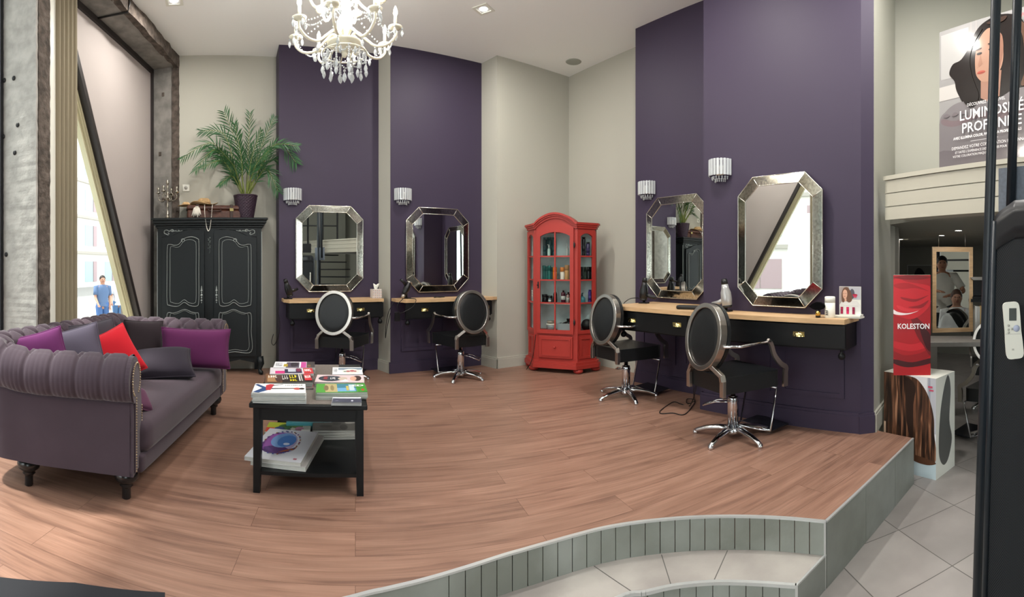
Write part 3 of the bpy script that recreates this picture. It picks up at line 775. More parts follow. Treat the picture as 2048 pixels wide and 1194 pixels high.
def sofa_fn(u, v):
    p, nrm = upt(u); o, z, no, nz, reg, w = section(v)
    U = u*ULEN; disp = 0
    top_w = RR*R(165)
    if reg >= 1:
        if w < top_w:
            ph = (U/SP) % 1; dd = min(ph, 1-ph)*SP; fall = min(1, w/.05); deep = .3 + .7*(w/top_w)**2
            disp = -.015*math.exp(-(dd/.011)**2)*fall*deep + .005*fall*sin(pi*ph)
            for q in (.22, .42, .6, .8): disp -= .0036*math.exp(-(((ph-q)*SP)/.0045)**2)*fall*(1-.75*w/top_w)
        else:
            h = .12; ww = (w-top_w)/h
            a = (U/SP + ww*.5) % 1; b = (U/SP - ww*.5) % 1; a = min(a, 1-a)*SP; b = min(b, 1-b)*SP
            disp = -.020*(math.exp(-(a/.014)**2) + math.exp(-(b/.014)**2)) + .012
    ox, oz = o + no*disp, z + nz*disp
    hb_ = max(0, min(1, (U-.55)/.35))*max(0, min(1, (ULEN-.75-U)/.3)); oz += .055*hb_*hb_*(3-2*hb_)*max(0, (oz-.165)/.6)
    q = p - nrm*ox*SIDE
    return (q.x, q.y, oz)
SIDE = -1
mb = MB(); mb.grid(sofa_fn, 620, 64)
mb.build('frame', m_sofa, sofa)
# buttons
mb = MB(); top_w = RR*R(165); k = 0
def on_sofa(U, w):
    segs0 = .40; tot = .40 + RR*R(258) + .22; v = (segs0 + w)/tot; return Vector(sofa_fn(U/ULEN, v))
for row, ww in enumerate((0, 1, 2)):
    U = SP*(1 if row % 2 == 0 else .5)
    while U < ULEN-.03:
        mb.ball(tuple(on_sofa(U, top_w + ww*.12)), .010, 8, 6); U += SP
mb.build('button', m_sofa2, sofa)['kind'] = 'stuff'
# scroll fronts and nailheads
for uu, sgn, nm in ((0, -1, 'near'), (1, 1, 'far')):
    p, nrm = upt(uu); a, b = (upath[0], upath[1]) if uu == 0 else (upath[-1], upath[-2]); out = (a-b).normalized()
    cs = [section(v/60) for v in range(61)]
    ring = [(c[0], c[1]) for c in cs]
    mb = MB(); q = lambda o, z, e: tuple(p - nrm*o*SIDE + out*e + Vector((0, 0, z)))
    n = len(ring) + 2; rr = ring + [(-.105, .165)] + [(.075, .165)]
    cx = sum(a[0] for a in rr)/len(rr)
    for e_in, e_out, sc_ in ((-.01, .012, 1.0), (.012, .022, .80)):
        pts_ = [(RC*.3*(1-sc_) + o*sc_, (z-.45)*(1-(1-sc_)*.35)+.45) for o, z in rr]
        vs = [q(o, z, e_in) for o, z in pts_] + [q(o, z, e_out) for o, z in pts_]; m_ = len(pts_)
        mb.add(vs, [tuple(range(m_)), tuple(range(m_, 2*m_))[::-1]] + [(i, (i+1) % m_, (i+1) % m_+m_, i+m_) for i in range(m_)])
    mb.build('arm_front', m_sofa, sofa)
    mb = MB()
    for side_o, zt in ((.052, .58), (-.075, .50)):
        z = .19
        while z < zt: mb.ball(q(side_o*(1 if z < .5 else 1), z, .024), .0055, 6, 4); z += .014
    for i in range(34):
        a_ = -R(60) + R(300)*i/33; mb.ball(q(RC + .085*cos(a_), RZ_ + .085*sin(a_), .024), .0055, 6, 4)
    mb.build('nailhead_trim', m_nail, sofa)['kind'] = 'stuff'
# seat
def rbox(mb, x0, x1, y0, y1, z0, z1, r=.04, n=10, bulge=0, mi=None, T=None):
    cx, cy, cz = (x0+x1)/2, (y0+y1)/2, (z0+z1)/2; hx, hy, hz = (x1-x0)/2, (y1-y0)/2, (z1-z0)/2
    def face(fn):
        mb.grid(fn, n*2, n*2, mi=mi, T=T)
    def shape(p):
        q = Vector(p); c = Vector((max(-hx+r, min(hx-r, q.x)), max(-hy+r, min(hy-r, q.y)), max(-hz+r, min(hz-r, q.z))))
        d = q-c
        if d.length > 1e-6: q = c + d.normalized()*r
        if bulge: q.z += bulge*(1-(q.x/hx)**2)*(1-(q.y/hy)**2)*(1 if q.z > 0 else 0)
        return (cx+q.x, cy+q.y, cz+q.z)
    g = lambda t, h: (-h + 2*h*t)
    def warp(t, h):
        # more samples near the ends
        return h*(-cos(pi*t)) if True else g(t, h)
    face(lambda u, v: shape((warp(u, hx), warp(v, hy), hz))); face(lambda u, v: shape((warp(v, hx), warp(u, hy), -hz)))
    face(lambda u, v: shape((warp(u, hx), -hy, warp(v, hz)))); face(lambda u, v: shape((warp(v, hx), hy, warp(u, hz))))
    face(lambda u, v: shape((hx, warp(u, hy), warp(v, hz)))); face(lambda u, v: shape((-hx, warp(v, hy), warp(u, hz))))
    return mb
mb = MB(); rbox(mb, 2.36, 3.95, 1.03, 1.86, .235, .42, r=.06, bulge=.02); mb.build('seat_cushion', m_sofa, sofa)
mb = MB(); rbox(mb, 2.34, 3.97, 1.05, 1.90, .15, .25, r=.02); mb.build('seat_base', m_sofa, sofa)
prof = [(.018, 0), (.022, .004), (.021, .05), (.026, .062), (.034, .068), (.03, .076), (.038, .084), (.055, .098), (.062, .118), (.058, .135), (.045, .15), (.03, .152)]
for px, py in ((253, 996), (58, 970), (427, 829)):
    P = pt(px, py); mb = MB(); mb.lathe([(r*1.12, z*1.08) for r, z in prof], 20, c=(FC.t.dot(P), FC.n.dot(P), 0)); mb.build('leg', m_leg, sofa)
mb = MB(); mb.lathe(prof, 20, c=(3.9, 1.85, 0)); mb.build('leg', m_leg, sofa)

# ---------------------------------------------------------------- cushions
def cushion(name, label, colr, loc, rot, w, h, t=.14, rough=.85, sheen=.15, pipe=True, group='scatter cushions on the sofa', sag=0):
    def fn(sgn):
        def f(u, v):
            a, b = 2*u-1, 2*v-1
            pinch = 1 - .07*(1-abs(a)**2)*0
            x = a*w/2*(1-.06*(1-b*b)*abs(a)**3*1.2) ; z = b*h/2*(1-.06*(1-a*a)*abs(b)**3*1.2)
            th = t/2*((1-a**4)*(1-b**4))**.45*(1+.12*sin(3.1*a+1)*sin(2.3*b+.5))
            return (x, sgn*th - sag*(1-a*a)*b, z)
        return f
    M_ = MB(); M_.grid(fn(1), 26, 26); M_.grid(fn(-1), 26, 26)
    if pipe:
        ring = []
        for i in range(80):
            q = i/80*4; k_, f = int(q), q-int(q)
            a, b = [(-1+2*f, -1), (1, -1+2*f), (1-2*f, 1), (-1, 1-2*f)][k_]
            x = a*w/2*(1-.06*(1-b*b)*abs(a)**3*1.2); z = b*h/2*(1-.06*(1-a*a)*abs(b)**3*1.2); ring.append((x, -sag*(1-a*a)*b, z))
        M_.tube(ring, .006, 6, closed=True)
    o = M_.build(name, mat('cushion_' + colr, colr, rough=rough, sheen=sheen, spec=.2), loc=loc, rot=rot)
    return tag(o, label, 'cushion', group)
def cl(px, py, r): return polar(px, r, zat(py, r))
aw = lambda px: -(px-X0)/F_PX          # yaw that faces the viewer
def cz(px, r, z): return polar(px, r, z)
cushion('cushion', 'magenta velvet cushion half hidden behind the near sofa arm', '5f2858', cz(84, 2.98, .70), (R(-20), R(-14), aw(84)+R(8)), .32, .30, .11)
cushion('cushion', 'large slate-mauve cushion with piped edge leaning on the red one', '4c4654', cz(148, 3.12, .655), (R(-22), R(-14), aw(158)+R(2)), .40, .40, .15)
cushion('cushion', 'charcoal cushion wedged between slate-mauve and red cushions', '403b42', cz(188, 3.42, .665), (R(-20), R(-10), aw(200)+R(8)), .36, .40, .10)
cushion('cushion', 'bright red cushion in the middle of the sofa', 'c01f2b', cz(229, 3.36, .635), (R(-28), R(-20), aw(228)+R(26)), .34, .36, .14)
cushion('cushion', 'dark brown square cushion upright against the sofa back', '2f272b', cz(287, 4.0, .64), (R(-14), R(3), aw(286)+R(10)), .33, .33, .12)
cushion('cushion', 'dark aubergine cushion lying flat on the seat', '2c2730', cz(328, 3.62, .525), (R(-62), R(-2), aw(328)+R(4)), .43, .32, .14)
cushion('cushion', 'wide magenta velvet bolster cushion against the far arm', '5c2650', cz(391, 3.86, .60), (R(-12), R(2), aw(392)+R(2)), .555, .31, .13)
cushion('cushion', 'plum cushion corner poking out beside the near arm', '553248', cz(272, 2.80, .49), (R(-50), R(20), aw(283)+R(40)), .2, .16, .07)
# ---------------------------------------------------------------- wardrobe
m_arm = mat('charcoal_blue_paint', '171b1d', rough=.4, spec=.35)
m_worn = mat('worn_silver_edge', '8e9492', rough=.45, metal=.3)
NF = 5.62
wr = thing('wardrobe', 'large charcoal painted armoire with carved silver-edged doors', 'wardrobe', BK.w(-.222, NF), BK.rz)
mb = MB()
mb.box(-.60, .60, .02, .335, .20, 1.73); mb.box(-.605, -.55, 0, .05, .17, 1.70); mb.box(.55, .605, 0, .05, .17, 1.70)
mb.prismY([(-.55, .13), (-.35, .17), (-.12, .125), (0, .15), (.12, .125), (.35, .17), (.55, .13), (.55, .24), (-.55, .24)], -.0, .03)
mb.prismY([(-.55, 1.70), (-.55, 1.60), (-.47, 1.595), (-.3, 1.67), (-.12, 1.685), (-.05, 1.62), (.05, 1.62), (.12, 1.685), (.3, 1.67), (.47, 1.595), (.55, 1.60), (.55, 1.70)], -.004, .03)
mb.box(-.052, .052, -.004, .03, .2, 1.62)
mb.build('body', m_arm, wr)
mb = MB()
for z0, z1, o in ((1.70, 1.725, .02), (1.725, 1.75, .038), (1.75, 1.785, .055), (1.785, 1.812, .07)): mb.box(-.605-o, .605+o, -o, .34, z0, z1, bev=.006)
mb.build('cornice', m_arm, wr)
def ornament(mb, pts, r=.0045, T=None): mb.tube([(x, -.004, z) for x, z in [(p.x, p.y) for p in spline([(a, b, 0) for a, b in pts], 5)]], r, 6, T=T)
for s in (-1, 1):
    mb = MB(); T = Matrix.Diagonal((s, 1, 1, 1))
    ornament(mb, [(.50, 1.625), (.525, 1.64), (.52, 1.67), (.49, 1.675), (.47, 1.66), (.45, 1.668), (.43, 1.655), (.40, 1.664), (.36, 1.658), (.31, 1.668)], T=T)
    ornament(mb, [(.50, 1.625), (.478, 1.618), (.47, 1.635), (.485, 1.642)], T=T); ornament(mb, [(.45, 1.668), (.44, 1.68), (.42, 1.676), (.41, 1.66)], T=T)
    for i in range(4): mb.ball((s*(.46-.035*i), -.005, 1.664+.004*(i % 2)), .009, 8, 6, sc=(1.2, .5, .8))
    mb.build('carving', m_worn, wr)
mb = MB()
for i, z in enumerate((1.58, 1.555, 1.53, 1.50, 1.47)): mb.ball((.008*(-1)**i, -.008, z), .012, 8, 6, sc=(1, .4, 1.2)); mb.ball((-.012*(-1)**i, -.008, z-.008), .008, 8, 6, sc=(1.3, .4, .8))
ornament(mb, [(0, 1.46), (.008, 1.43), (-.004, 1.40)]); mb.build('carving', mat('dull_carving', '3d4443', rough=.5), wr)
def pathp(pts, y=-.026): return [(p.x, y, p.y) for p in spline([(a, b, 0) for a, b in pts], 5, True)]
for s, nm in ((-1, 'left'), (1, 'right')):
    # door outline (x measured from the meeting stile)
    D = lambda x: x
    hinge = s*.552
    out = [(.055, .215), (.545, .215), (.545, 1.585), (.50, 1.59), (.42, 1.61), (.32, 1.655), (.22, 1.675), (.12, 1.672), (.055, 1.655)]
    mb = MB(); mb.prismY([(s*x-hinge, z) for x, z in out], -.024, .0)
    up = [(.115, .86), (.14, .795), (.22, .80), (.285, .835), (.36, .79), (.455, .80), (.485, .85), (.485, 1.2), (.482, 1.47), (.455, 1.505), (.40, 1.495), (.35, 1.505), (.30, 1.56), (.25, 1.585), (.19, 1.59), (.135, 1.57), (.115, 1.52), (.115, 1.2)]
    lo = [(.115, .27), (.30, .268), (.485, .27), (.485, .50), (.483, .70), (.42, .71), (.36, .725), (.28, .755), (.2, .725), (.15, .715), (.117, .70), (.115, .5)]
    mb.tube(pathp([(s*x-hinge, z) for x, z in up]), .009, 6, closed=True); mb.tube(pathp([(s*x-hinge, z) for x, z in lo]), .009, 6, closed=True)
    yaw = -.045 if s < 0 else 0
    dr = mb.build('door', m_arm, wr, loc=(hinge, -.006, 0), rz=yaw)
    mb = MB()
    for P_, k_ in ((up, 1), (lo, 1)):
        mb.tube(pathp([(s*x-hinge, z) for x, z in P_], -.034), .0035, 5, closed=True)
        cx = .30; cz_ = sum(z for _, z in P_)/len(P_)
        mb.tube(pathp([(s*(cx+(x-cx)*.82)-hinge, cz_+(z-cz_)*.92) for x, z in P_], -.026), .0026, 5, closed=True)
    for dx in (-.018, .018): mb.tube([(s*.30+dx*cos(a)*1-hinge + .0, -.034, 1.552+.018*sin(a)) for a in [i*.5 for i in range(10)]], .0045, 5)
    mb.build('moulding', m_worn, dr)
    mb = MB(); x = s*.085-hinge
    for z, r in ((1.02, .006), (1.0, .009), (.975, .013), (.95, .008), (.92, .014), (.89, .009), (.86, .011), (.835, .006)): mb.ball((x, -.026, z), r, 8, 6, sc=(1, .5, 1.2))
    mb.build('escutcheon', m_worn, dr)
for s in (-1, 1):
    mb = MB(); mb.tube([(s*.585, .02, .2), (s*.60, .005, .12), (s*.585, .0, .06), (s*.59, -.012, .03), (s*.60, -.022, .022)], [.045, .038, .022, .024, .03], 10); mb.ball((s*.60, -.025, .022), .026, 10, 8)
    mb.build('foot', m_arm, wr)
    mb = MB(); mb.box(s*.57-.03, s*.57+.03, .27, .33, 0, .2); mb.build('foot', m_arm, wr)
    mb = MB(); mb.box(s*.607-.004, s*.607+.004, .0, .008, .25, 1.66); mb.build('edge_highlight_moulding', m_worn, wr)

ZA = 1.812
rA = lambda px, n=NF+.15: n/cos((px-X0)/F_PX - R(AZB))
# candelabra
m_sil = mat('tarnished_silver', 'b5b0a4', rough=.25, metal=1)
P = polar(335, rA(335), ZA); cd = thing('candelabra', 'tarnished silver five-arm candelabra on top of the armoire', 'candelabra', P, 0)
mb = MB(); mb.lathe([(.065, 0), (.066, .008), (.05, .016), (.022, .03), (.014, .05), (.02, .065), (.012, .08), (.009, .14), (.016, .155), (.009, .17), (.008, .24), (.02, .255), (.024, .27), (.01, .285), (.009, .36), (.016, .38), (.012, .40), (.01, .42), (.022, .43), (.016, .445), (.018, .47), (.011, .475)], 16); mb.build('stem', m_sil, cd)
for k in range(4):
    a = R(18+90*k); mb = MB(); q = lambda r, z: (r*cos(a), r*sin(a), z)
    mb.tube(spline([q(.01, .27), q(.04, .235), q(.08, .225), q(.115, .25), q(.12, .285), q(.105, .30), q(.12, .32)], 5), .006, 8); mb.tube(spline([q(.02, .30), q(.05, .315), q(.07, .29), q(.05, .275)], 5), .004, 6)
    mb.lathe([(.005, .31), (.03, .325), (.031, .329), (.012, .333), (.01, .345), (.016, .36), (.017, .385), (.011, .39)], 12, c=q(.12, 0)); mb.build('arm', m_sil, cd)
# suitcase
m_lea = mat('brown_leather', '4c2b1f', rough=.45, noise=.3, nscale=14, bump=.2, bscale=80); m_lead = mat('dark_leather', '34201a', rough=.5)
P = BK.w(-.18, NF+.185, ZA); su = thing('suitcase', 'old brown leather suitcase lying on top of the armoire', 'suitcase', P, BK.rz + R(7))
mb = MB(); mb.box(-.315, .315, -.14, .14, 0, .10, bev=.012); mb.build('case_body', m_lea, su)
mb = MB(); mb.box(-.32, .32, -.145, .145, .102, .155, bev=.014); mb.build('lid', m_lea, su)
for x in (-.2, .2):
    mb = MB(); mb.box(x-.018, x+.018, -.152, .15, -.0, .162, bev=.003); mb.box(x-.022, x+.022, -.158, -.15, .085, .12, mi=1); mb.build('strap', [m_lead, m_brass], su)
mb = MB(); mb.tube(spline([(-.07, -.15, .10), (-.06, -.175, .085), (.06, -.175, .085), (.07, -.15, .10)], 5), .009, 8); mb.build('handle', m_lead, su)
m_straw = mat('straw', 'c9a779', rough=.8, noise=.15, nscale=60, bump=.4, bscale=200)
def hat(label, loc, s, rz, wav):
    mb = MB()
    def f(u, v):
        a = 2*pi*u; r = .075 + .085*v if v > 0 else .075
        return ((.07+.09*v)*cos(a)*s, (.07+.09*v)*sin(a)*s, (.012*sin(3*a+1)*v*wav + .01*sin(2*a)*v*wav)*s + .004 + .018*v*wav*s)
    mb.grid(f, 48, 8, cu=True); mb.lathe([(.072*s, .006), (.074*s, .03*s), (.068*s, .06*s), (.05*s, .078*s), (0, .082*s)], 24)
    mb.lathe([(.0755*s, .012), (.0765*s, .028*s)], 24, mi=1)
    o = mb.build('straw_hat', [m_straw, mat('hat_band', '8d6b48', rough=.7)], loc=loc, rz=rz, solid=.004); return tag(o, label, 'hat')
hat('wide-brimmed straw sun hat with tall crown lying on the suitcase', polar(408, rA(408, NF+.15), ZA+.163), 1.05, .4, .9)
hat('small pale straw hat at the left end of the suitcase', polar(372, rA(372, NF+.2), ZA+.161), .62, 1.2, .5)
# lace gloves hanging over the front and pearls
mb = MB(); yv = 0
for i, x in enumerate((-.045, -.03, -.012, .006, .02, .034)):
    L_ = (.10, .112, .10, .115, .10, .085)[i]; mb.tube([(x*.55, .0, .0), (x*.7, -.012, -.012), (x, -.014, -L_*.6), (x*1.35, -.012-.003*i % 2, -L_)], [.010, .012, .011, .006], 8, flat=.35)
mb.tube([(-.02, 0, .003), (.02, 0, .003)], .012, 8)
P = polar(394, (NF-.02+.035)/cos((394-X0)/F_PX - R(AZB)), ZA+.125)
tag(mb.build('lace_gloves', mat('ivory_lace', 'd6d0c4', rough=.8), loc=P, rz=BK.rz), 'ivory lace gloves draped over the front edge of the suitcase', 'gloves')
mb = MB(); ring = spline([(-.045, .06, .165), (-.047, -.07, .17), (-.044, -.155, .12), (-.04, -.205, .04), (-.02, -.225, -.10), (.0, -.228, -.155), (.02, -.225, -.12), (.035, -.205, .0), (.042, -.155, .12), (.045, -.07, .17), (.046, .06, .165), (0, .09, .165)], 9, True)
for p in ring: mb.ball(tuple(p), .0048, 6, 5)
P = polar(418, rA(418, NF+.15), ZA)
tag(mb.build('pearl_necklace', mat('pearl', 'e6e1d6', rough=.25, coat=.5), loc=P, rz=BK.rz), 'long string of pearls hanging from the suitcase over the armoire front', 'necklace')
# wall socket
def socket(label, loc, rz, w=.085):
    r = thing('wall_socket', label, 'socket', loc, rz)
    mb = MB(); mb.box(-w/2, w/2, -.012, 0, -w/2, w/2, bev=.004); mb.build('cover_plate', m_white, r)
    mb = MB(); mb.lathe([(.02, -.002), (.021, .0), (.0, .0)], 18, T=TR(0, -.0125, 0, rx=pi/2)); mb.build('outlet', mat('grey_plastic', 'b7b6ae', rough=.5), r)
    return r
socket('white wall socket above the armoire beside the candelabra', BK.w(BK.tx(372, 5.93), 5.935, zat(376, 5.93/cos(R(5.1)))), BK.rz)

# ---------------------------------------------------------------- palm
m_pot = mat('aubergine_woven_pot', '32212f', rough=.5, bump=.6, bscale=60)
P = polar(491, rA(491, NF+.16), ZA)
palm = thing('potted_palm', 'areca palm in a dark aubergine woven pot on the armoire', 'palm', P, 0)
def potf(u, v):
    a = 2*pi*u; r = .094 + .048*v + .003*sin(16*pi*v + (pi if int(u*40) % 2 else 0)); return (r*cos(a), r*sin(a), .275*v)
mb = MB(); mb.grid(potf, 80, 40, cu=True); mb.lathe([(.142, .268), (.147, .275), (.145, .285), (.132, .285), (.128, .25), (0, .245)], 32); mb.lathe([(0, .002), (.094, .002)], 32)
mb.build('pot', m_pot, palm)
m_leaf = mat('palm_green', '2c5530', rough=.45, noise=.25, nscale=6, spec=.4); m_stem = mat('palm_stem', '6f7a3a', rough=.5)
rp = rA(491, NF+.16)
def frond(tip, mid, dep, ll=.17, base=(491, 386), nl=19, w=.0075, rnd=random.Random(3)):
    B_ = Vector((rnd.uniform(-.03, .03), rnd.uniform(-.03, .03), .25))
    def loc(px, py, d): q = polar(px, rp+d, zat(py, rp+d)); return q-P
    M_ = loc(*mid, dep*.5); T_ = loc(*tip, dep)
    cl_ = spline([B_, B_.lerp(M_, .45) + Vector((0, 0, .03)), M_, T_], 10)
    mb = MB(); n = len(cl_); mb.tube(cl_, [.007-.0055*i/n for i in range(n)], 5, mi=1)
    for i in range(nl):
        t = .34 + .66*i/(nl-1); k = t*(n-1); j = min(int(k), n-2); p = cl_[j].lerp(cl_[j+1], k-j); tg = (cl_[j+1]-cl_[j]).normalized()
        side = tg.cross(Vector((.15*dep, -1, .25))).normalized(); upv = side.cross(tg).normalized()
        le = ll*1.35*sin(pi*min(1, .22+.66*((t-.34)/.66)))**.7 * rnd.uniform(.8, 1.12)
        for sd in (-1, 1):
            d = (side*sd*(.62+rnd.uniform(-.08, .08)) + tg*.95 + upv*rnd.uniform(-.25, .3)).normalized(); dr = Vector((0, 0, -1)); g_ = rnd.uniform(.12, .3)
            pts_ = [p + d*le*f + dr*le*g_*f*f for f in (0, .3, .62, 1)]; wv = (tg.cross(d)).cross(d).normalized()*w
            a_, b_, c_, e_ = pts_
            mb.add([tuple(a_-wv*.3), tuple(a_+wv*.3), tuple(b_+wv), tuple(b_-wv), tuple(c_+wv*.75), tuple(c_-wv*.75), tuple(e_)], [(0, 1, 2, 3), (3, 2, 4, 5), (5, 4, 6)], mi=0)
    return mb.build('frond', [m_leaf, m_stem], palm)
for tip, mid, dep, ll in (((449, 226), (474, 290), .02, .19), ((403, 262), (447, 268), -.05, .13), ((366, 316), (425, 286), -.12, .14), ((392, 340), (430, 300), -.25, .14),
    ((500, 228), (497, 290), .05, .15), ((548, 236), (524, 290), .0, .15), ((592, 325), (555, 288), -.15, .15), ((594, 292), (545, 292), -.3, .12), ((556, 382), (533, 338), -.2, .14),
    ((405, 335), (445, 322), -.3, .13), ((440, 370), (462, 352), -.22, .09), ((522, 262), (505, 310), -.3, .13), ((470, 250), (482, 310), -.25, .14), ((540, 300), (515, 325), -.35, .12), ((440, 300), (466, 330), -.35, .13), ((585, 345), (545, 318), -.05, .13), ((420, 300), (455, 320), .05, .12)):
    frond(tip, mid, dep, ll)
mb = MB()
for k in range(9): a = k*2.4; mb.tube([(.04*cos(a), .04*sin(a), .24), (.055*cos(a), .05*sin(a), .36), (.08*cos(a), .07*sin(a), .45)], [.010, .007, .004], 6)
mb.build('stem_cluster', m_stem, palm)

# ---------------------------------------------------------------- styling counters
m_oak = mat('oak_worktop', 'c4a27a', rough=.4, noise=.12, nscale=3, stretch=(2, 14, 14))
ZW = .88
def cup_pull(parent, x, y, z):
    mb = MB()
    def f(u, v):
        a = pi*u; b = pi/2*v; return (.042*cos(a), -.028*sin(b)*sin(a), .034*sin(a)*cos(b))
    mb.grid(f, 14, 8); mb.box(-.045, .045, -.003, 0, -.002, .034)
    return mb.build('cup_handle', m_brass, parent, loc=(x, y, z))
def counter(label, fr, outline, n_front, z_body, splits, pulls, feet, x_body, depth, group=None):
    """outline: worktop plan (t,n); body spans x_body at n_front+.02"""
    o = fr.w(0, 0, 0); r = thing('styling_counter', label, 'counter', o, fr.rz, group)
    mb = MB(); mb.prism(outline, ZW-.035, ZW); mb.build('worktop', m_oak, r, bevel=.003)
    mb = MB(); mb.box(x_body[0], x_body[1], n_front+.035, depth, z_body, ZW-.035); mb.build('carcass', m_blackwood, r)
    for a, b in splits:
        mb = MB(); mb.box(a+.003, b-.003, n_front+.015, n_front+.034, z_body+.012, ZW-.045, bev=.002); d = mb.build('drawer_front', m_blackwood, r)
        for x in pulls:
            if a < x < b: cup_pull(d, x, n_front+.015, ZW-.135)
    for x, y in feet:
        mb = MB(); mb.lathe([(.012, 0), (.014, -.01), (.008, -.016), (.02, -.026), (.028, -.042), (.026, -.058), (.014, -.07), (0, -.073)], 14, c=(x, y, z_body)); mb.build('bun_foot', m_blackwood, r)
    return r
def tp(fr, px, n): return fr.tx(px, n)
a0 = tp(BK, 579, 5.30); a1 = tp(BK, 768, 5.30)
counter('oak-topped black styling counter under the left mirror, tissue box on it', BK, [(a0, 5.30), (a1, 5.30), (a1, 5.63), (tt(BK, p1b)-.0, 5.63), (tt(BK, p1a)+.03, 5.63), (tt(BK, p1a)+.03, 5.42)], 5.30, .66,
        [(a0, (a0+a1)/2), ((a0+a1)/2, a1)], [tp(BK, 622, 5.3), tp(BK, 722, 5.3)], [(a0+.04, 5.36), (a1-.03, 5.36)], (a0+.0, a1-.01), 5.628)
b0_ = tp(BK, 812, 5.03); b1_ = tp(BK, 986, 5.03)
counter('oak-topped black styling counter under the second mirror from the left', BK, [(b0_, 5.03), (b1_, 5.03), (b1_, 5.05), (tt(BK, c3)-.002, 5.055), (tt(BK, p2b)-.0, 5.36), (tt(BK, p2a)+.01, 5.36), (tt(BK, p2a)+.01, 5.2)], 5.03, .66,
        [(b0_, (b0_+b1_)/2), ((b0_+b1_)/2, b1_)], [tp(BK, 851, 5.03), tp(BK, 974, 5.03)], [(b0_+.04, 5.09), (b1_-.03, 5.09)], (b0_, b1_-.02), 5.05)
NR = 3.20
r_0 = tp(RT, 1232, NR); r_1 = tp(RT, 1689, NR); rm = tp(RT, 1372, NR)
cnt = counter('long oak-topped black styling counter along both right-hand mirrors', RT, [(r_0, NR), (r_1, NR), (r_1+.02, D4), (tt(RT, p4a), D4), (tt(RT, p4a), D3), (r_0-.12, D3), (r_0-.12, NR+.12)], NR, .66,
        [(r_0, rm), (rm, r_1)], [tp(RT, 1262, NR), tp(RT, 1352, NR), tp(RT, 1596, NR)], [(r_1-.04, NR+.06), (r_0+.04, NR+.06), (rm, NR+.06)], (r_0, r_1), D4-.002)
mb = MB(); mb.box(r_0, tt(RT, p4a)-.002, D4, D3-.002, .66, ZW-.035); mb.build('carcass', m_blackwood, cnt)

# ---------------------------------------------------------------- mirrors
YAW4 = R(-3.5)
m_ant = mat('antiqued_mirror', 'b4b1a7', rough=.10, metal=1, noise=.25, nscale=55)
m_sil2 = mat('silver_bead', 'd2d0c6', rough=.2, metal=1)
def octo(w, h, c, cx=0, cz=0):
    return [(cx-w+c, cz-h), (cx+w-c, cz-h), (cx+w, cz-h+c), (cx+w, cz+h-c), (cx+w-c, cz+h), (cx-w+c, cz+h), (cx-w, cz+h-c), (cx-w, cz-h+c)]
def mirror(label, fr, t, n, z0, z1, w, group=None, yaw=0):
    r = thing('wall_mirror', label, 'mirror', fr.w(t, n-abs(yaw)*w*.5, (z0+z1)/2), fr.rz+yaw, group)
    h = (z1-z0)/2; w = w/2; fw = .075
    O = octo(w, h, w*.38); I = octo(w-fw, h-fw, w*.32)
    mb = MB(); mb.flat(I, -.034); mb.prismY(octo(w-fw-.001, h-fw-.001, w*.32), -.0335, -.002, mi=1); mb.build('mirror_glass', [m_mirror, m_black], r)
    for i in range(8):
        j = (i+1) % 8; mb = MB()
        q = [(O[i][0], -.031, O[i][1]), (O[j][0], -.031, O[j][1]), (I[j][0], -.036, I[j][1]), (I[i][0], -.036, I[i][1])]
        mb.add(q + [(x, -.002, z) for x, y, z in q], [(0, 1, 2, 3), (0, 4, 5, 1), (7, 6, 5, 4), (3, 2, 6, 7), (1, 5, 6, 2), (0, 3, 7, 4)]); mb.build('frame_facet', m_ant, r)
    mb = MB()
    mb.tube([(x, -.03, z) for x, z in O], .005, 6, closed=True); mb.tube([(x, -.036, z) for x, z in I], .0035, 6, closed=True)
    for i in range(8): mb.tube([(O[i][0], -.028, O[i][1]), (I[i][0], -.037, I[i][1])], .004, 6)
    mb.build('silver_beading', m_sil2, r)
    return r
mirror('octagonal silver-framed mirror on the left plum pier above the tissue box', BK, (tp(BK, 592, 5.6)+tp(BK, 726, 5.6))/2, n1_, .955, 1.965, tp(BK, 726, 5.6)-tp(BK, 592, 5.6))
mirror('octagonal silver-framed mirror on the second plum pier from the left', BK, (tp(BK, 813, 5.33)+tp(BK, 937, 5.33))/2, n2_, .945, 1.955, tp(BK, 937, 5.33)-tp(BK, 813, 5.33))
mirror('octagonal silver-framed mirror partly cut off by the nearer plum pier', RT, tp(RT, 1297, D3)+.40, D3, .93, 1.96, .80)
mirror('largest octagonal silver-framed mirror on the nearest plum pier', RT, (tp(RT, 1480, D4)+tp(RT, 1652, D4))/2, D4, .935, 1.975, tp(RT, 1652, D4)-tp(RT, 1480, D4), yaw=YAW4)

